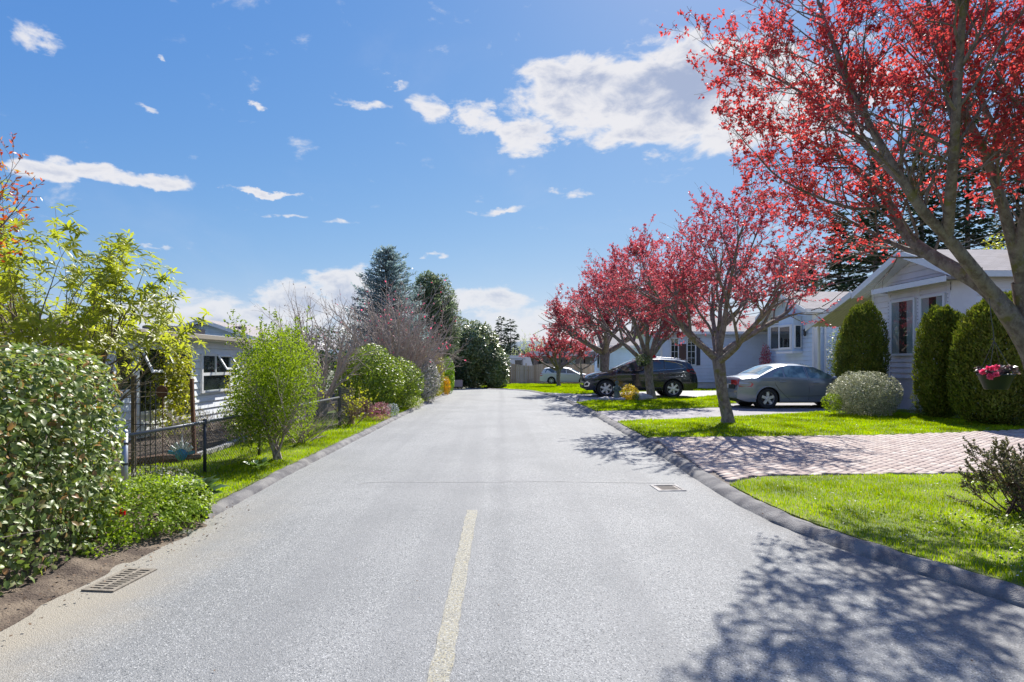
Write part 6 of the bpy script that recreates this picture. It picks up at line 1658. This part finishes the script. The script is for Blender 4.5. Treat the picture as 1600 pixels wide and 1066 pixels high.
            for k in range(19):
                a = math.pi*k/18; x = xw+c.arch*math.cos(a); z = r+c.arch*.98*math.sin(a)
                if z < c.sill: continue
                pts.append((x, s*(c.y(x, z)+.002), z))
            mb.tube(pts, .016, 6); L(mb, 'arch_trim', c.lip)
            mb = MB(); mb.lathe((xw,s*(c.W/2-.26),r+.03), [(c.arch*.2,-.04),(c.arch*.99,-.04),(c.arch*.99,.13)], 28, 'Y'); L(mb, 'wheel_well', DKP)
    return t, L, patch

# --- sedan
sed = Car(L=4.56, W=1.76, crown=.075, tumble=.40, wr=.325, arch=.385, wx=(1.38,-1.34), sill=.22, spokes=5, spw=.13,
  top=[(2.28,.42),(2.26,.62),(2.15,.74),(1.7,.86),(1.2,.94),(.98,.98),(.55,1.20),(.15,1.375),(-.2,1.43),(-.65,1.435),(-1.0,1.38),(-1.35,1.22),(-1.68,1.06),(-1.95,1.025),(-2.2,.99),(-2.26,.80),(-2.28,.42)],
  belt=[(2.28,.60),(2.1,.70),(1.6,.80),(1.0,.89),(.2,.925),(-1.0,.965),(-1.9,.97),(-2.2,.93),(-2.28,.7)],
  chrome=None, seams=[[(.98,.35),(1.02,.60),(.98,.88)],[(-.02,.26),(-.02,.60),(-.04,.92),(-.1,1.30)],[(-.62,.28),(-.80,.42),(-1.0,.62),(-1.13,.80),(-1.12,.95)],[(1.0,.42),(.0,.40),(-.7,.40)]],
  handles=[(.02+.20-.02-.0,.815),(-.88,.845)], hm=None, screens=[('windscreen',.30,.92),('rear_window',-1.56,-1.06)], mirror=(.78,.97), mm=None, lip=None)
GREY = paint('grey_blue_paint', (.23,.26,.30), .3, .3); sed.hm = sed.mm = sed.lip = GREY
t, L, patch = build_car(sed, 'grey four door sedan parked nose away from the road behind the forked plum', 'car', (px2x(1142,18.6)+2.28, 19.05, .05), R(3), GREY, CGL2, [
  ('front_window', [(.82,.945),(.0,.965),(-.06,1.325),(.20,1.31),(.48,1.185)]),
  ('rear_door_window', [(-.09,.97),(-.78,1.0),(-.80,1.30),(-.5,1.345),(-.15,1.335)]),
  ('quarter_window', [(-.84,1.0),(-1.22,1.01),(-1.13,1.12),(-.86,1.275)])], 'sedan')
patch([(-2.24,.70),(-2.24,.93),(-1.98,.90),(-1.82,.78),(-1.86,.70)], .012, 'tail_lamp', REDL)
patch([(-2.22,.80),(-2.22,.83),(-2.0,.82),(-1.92,.79),(-2.0,.785)], .016, 'reversing_lamp', CLRL)
patch([(2.22,.58),(2.0,.70),(1.85,.72),(1.9,.60)], .012, 'head_lamp', CLRL)
patch([(-1.42,.72),(-1.30,.72),(-1.28,.76),(-1.28,.84),(-1.31,.88),(-1.42,.88),(-1.45,.84),(-1.45,.76)], .003, 'fuel_flap', GREY)
mb = MB(); mb.box(-2.30,-2.27,-.55,-.16+.71,.62,.76); L(mb, 'plate_recess', DKP); mb = MB(); mb.box(-2.305,-2.301,-.16,.16,.63,.75); L(mb, 'number_plate', PLATE)
mb = MB(); mb.box(-2.33,-2.2,-.70,.70,.36,.52); L(mb, 'bumper', GREY)
for s in (1,-1):
    mb = MB(); mb.box(-2.29,-2.262,s*.48-.16,s*.48+.16,.74,.90); L(mb, 'rear_lamp', REDL)
# steering wheel and seats glimpsed as pale shapes are left to the glass
# --- SUV
suv = Car(L=4.76, W=1.89, crown=.09, tumble=.33, wr=.37, arch=.43, wx=(1.44,-1.34), sill=.30, spokes=6, spw=.11,
  top=[(2.38,.50),(2.36,.80),(2.24,.93),(1.8,1.04),(1.35,1.10),(1.12,1.14),(.7,1.36),(.25,1.57),(-.15,1.66),(-.8,1.68),(-1.5,1.63),(-1.98,1.55),(-2.08,1.50),(-2.22,1.22),(-2.30,1.10),(-2.36,.95),(-2.38,.50)],
  belt=[(2.38,.78),(2.2,.88),(1.7,.98),(1.1,1.05),(0,1.09),(-1.2,1.14),(-1.9,1.20),(-2.2,1.12),(-2.38,.9)],
  chrome=[(1.05,1.10),(.4,1.115),(-.4,1.13),(-1.2,1.165),(-1.72,1.215),(-1.84,1.26),(-1.72,1.36),(-1.45,1.46),(-1.0,1.53)],
  seams=[[(1.12,.42),(1.16,.8),(1.08,1.04)],[(.08,.36),(.06,.8),(.04,1.08),(-.02,1.5)],[(-.75,.40),(-.95,.62),(-1.08,.85),(-1.08,1.12)]],
  handles=[(.30,.96),(-.80,1.01)], hm=CHR, screens=[('windscreen',.38,1.06),('rear_window',-2.21,-2.09)], mirror=(.88,1.14), mm=None, lip=DKP)
BLP = paint('midnight_paint', (.010,.017,.034), .3, .18); suv.mm = BLP
t, L, patch = build_car(suv, 'black SUV facing the road behind the plum with the flower basket', 'SUV', (px2x(914,24.1)+2.38, 25.0, .05), R(180-3), BLP, CGL, [
  ('front_window', [(.86,1.13),(.08,1.15),(.02,1.53),(.22,1.50),(.55,1.36)]),
  ('rear_door_window', [(.02,1.155),(-.95,1.19),(-.96,1.53),(-.5,1.565),(-.03,1.55)]),
  ('quarter_window', [(-1.0,1.20),(-1.62,1.235),(-1.72,1.28),(-1.5,1.42),(-1.0,1.50)])], 'suv')
patch([(2.30,.80),(2.15,.91),(1.85,.97),(1.72,.95),(1.95,.82)], .012, 'head_lamp', CLRL)
patch([(-2.30,1.02),(-2.16,1.20),(-1.86,1.16),(-1.92,1.08),(-2.2,1.0)], .014, 'tail_lamp', REDL)
patch([(2.33,.44),(2.33,.60),(2.22,.68),(2.10,.60),(2.16,.46)], .010, 'fog_lamp_surround', CHR)
patch([(2.32,.48),(2.32,.57),(2.24,.62),(2.16,.57),(2.2,.49)], .014, 'fog_lamp', DKP)
mb = MB(); mb.box(2.36,2.40,-.5,.5,.66,.84); L(mb, 'grille', DKP); mb = MB()
for k in range(4): mb.box(2.395,2.41,-.48,.48,.68+k*.045,.69+k*.045)
L(mb, 'grille_bar', CHR)
mb = MB(); mb.box(2.33,2.40,-.7,.7,.36,.5); L(mb, 'bumper', DKP)
for s in (1,-1):
    mb = MB(); mb.tube([(x, s*.70, suv.zt(x)-.0) for x in np.linspace(-1.7,.1,12)], .018, 6); L(mb, 'roof_rail', material('satin_rail', (.5,.5,.52), .3, .8))
    mb = MB(); mb.tube([(x, s*(suv.y(x,.42)+.002), .40) for x in np.linspace(-.85,.95,10)], .03, 6); L(mb, 'sill_trim', DKP)
mb = MB(); mb.box(-2.2,-1.95,-.62,.62,1.545,1.585); L(mb, 'spoiler', BLP)
# --- station wagon
wag = Car(L=4.6, W=1.75, crown=.075, tumble=.36, wr=.32, arch=.375, wx=(1.40,-1.28), sill=.22, spokes=7, spw=.08,
  top=[(2.3,.42),(2.28,.62),(2.1,.74),(1.6,.86),(1.1,.95),(.55,1.22),(.2,1.38),(-.2,1.46),(-.9,1.48),(-1.6,1.45),(-1.95,1.38),(-2.15,1.05),(-2.25,.90),(-2.3,.42)],
  belt=[(2.3,.60),(2.0,.72),(1.5,.82),(1.0,.90),(0,.93),(-1.2,.95),(-1.9,.96),(-2.3,.85)],
  chrome=None, seams=[[(1.0,.35),(1.0,.88)],[(.0,.26),(-.02,.92)],[(-.62,.3),(-1.0,.7),(-1.0,.93)]], handles=[(.2,.80),(-.85,.82)], hm=None,
  screens=[('windscreen',.35,1.02),('rear_window',-2.12,-1.99)], mirror=(.78,.98), mm=None, lip=None)
SIL_P = material('silver_paint', (.62,.63,.66), .5, .15, coat=.3); wag.hm = wag.mm = wag.lip = SIL_P
t, L, patch = build_car(wag, 'silver station wagon parked by the wooden fence at the far end of the road', 'car', (px2x(846,50)+2.2, 49.2, gz(49)+.05), R(-14), SIL_P, CGL, [
  ('front_window', [(.85,.95),(.02,.965),(-.02,1.36),(.18,1.33),(.5,1.18)]),
  ('rear_door_window', [(-.06,.97),(-.95,.985),(-.96,1.38),(-.06,1.375)]),
  ('cargo_window', [(-1.0,.99),(-1.85,1.0),(-1.72,1.33),(-1.0,1.38)])], 'station_wagon')
patch([(-2.26,.70),(-2.24,.95),(-2.08,.95),(-2.06,.72)], .012, 'tail_lamp', REDL)
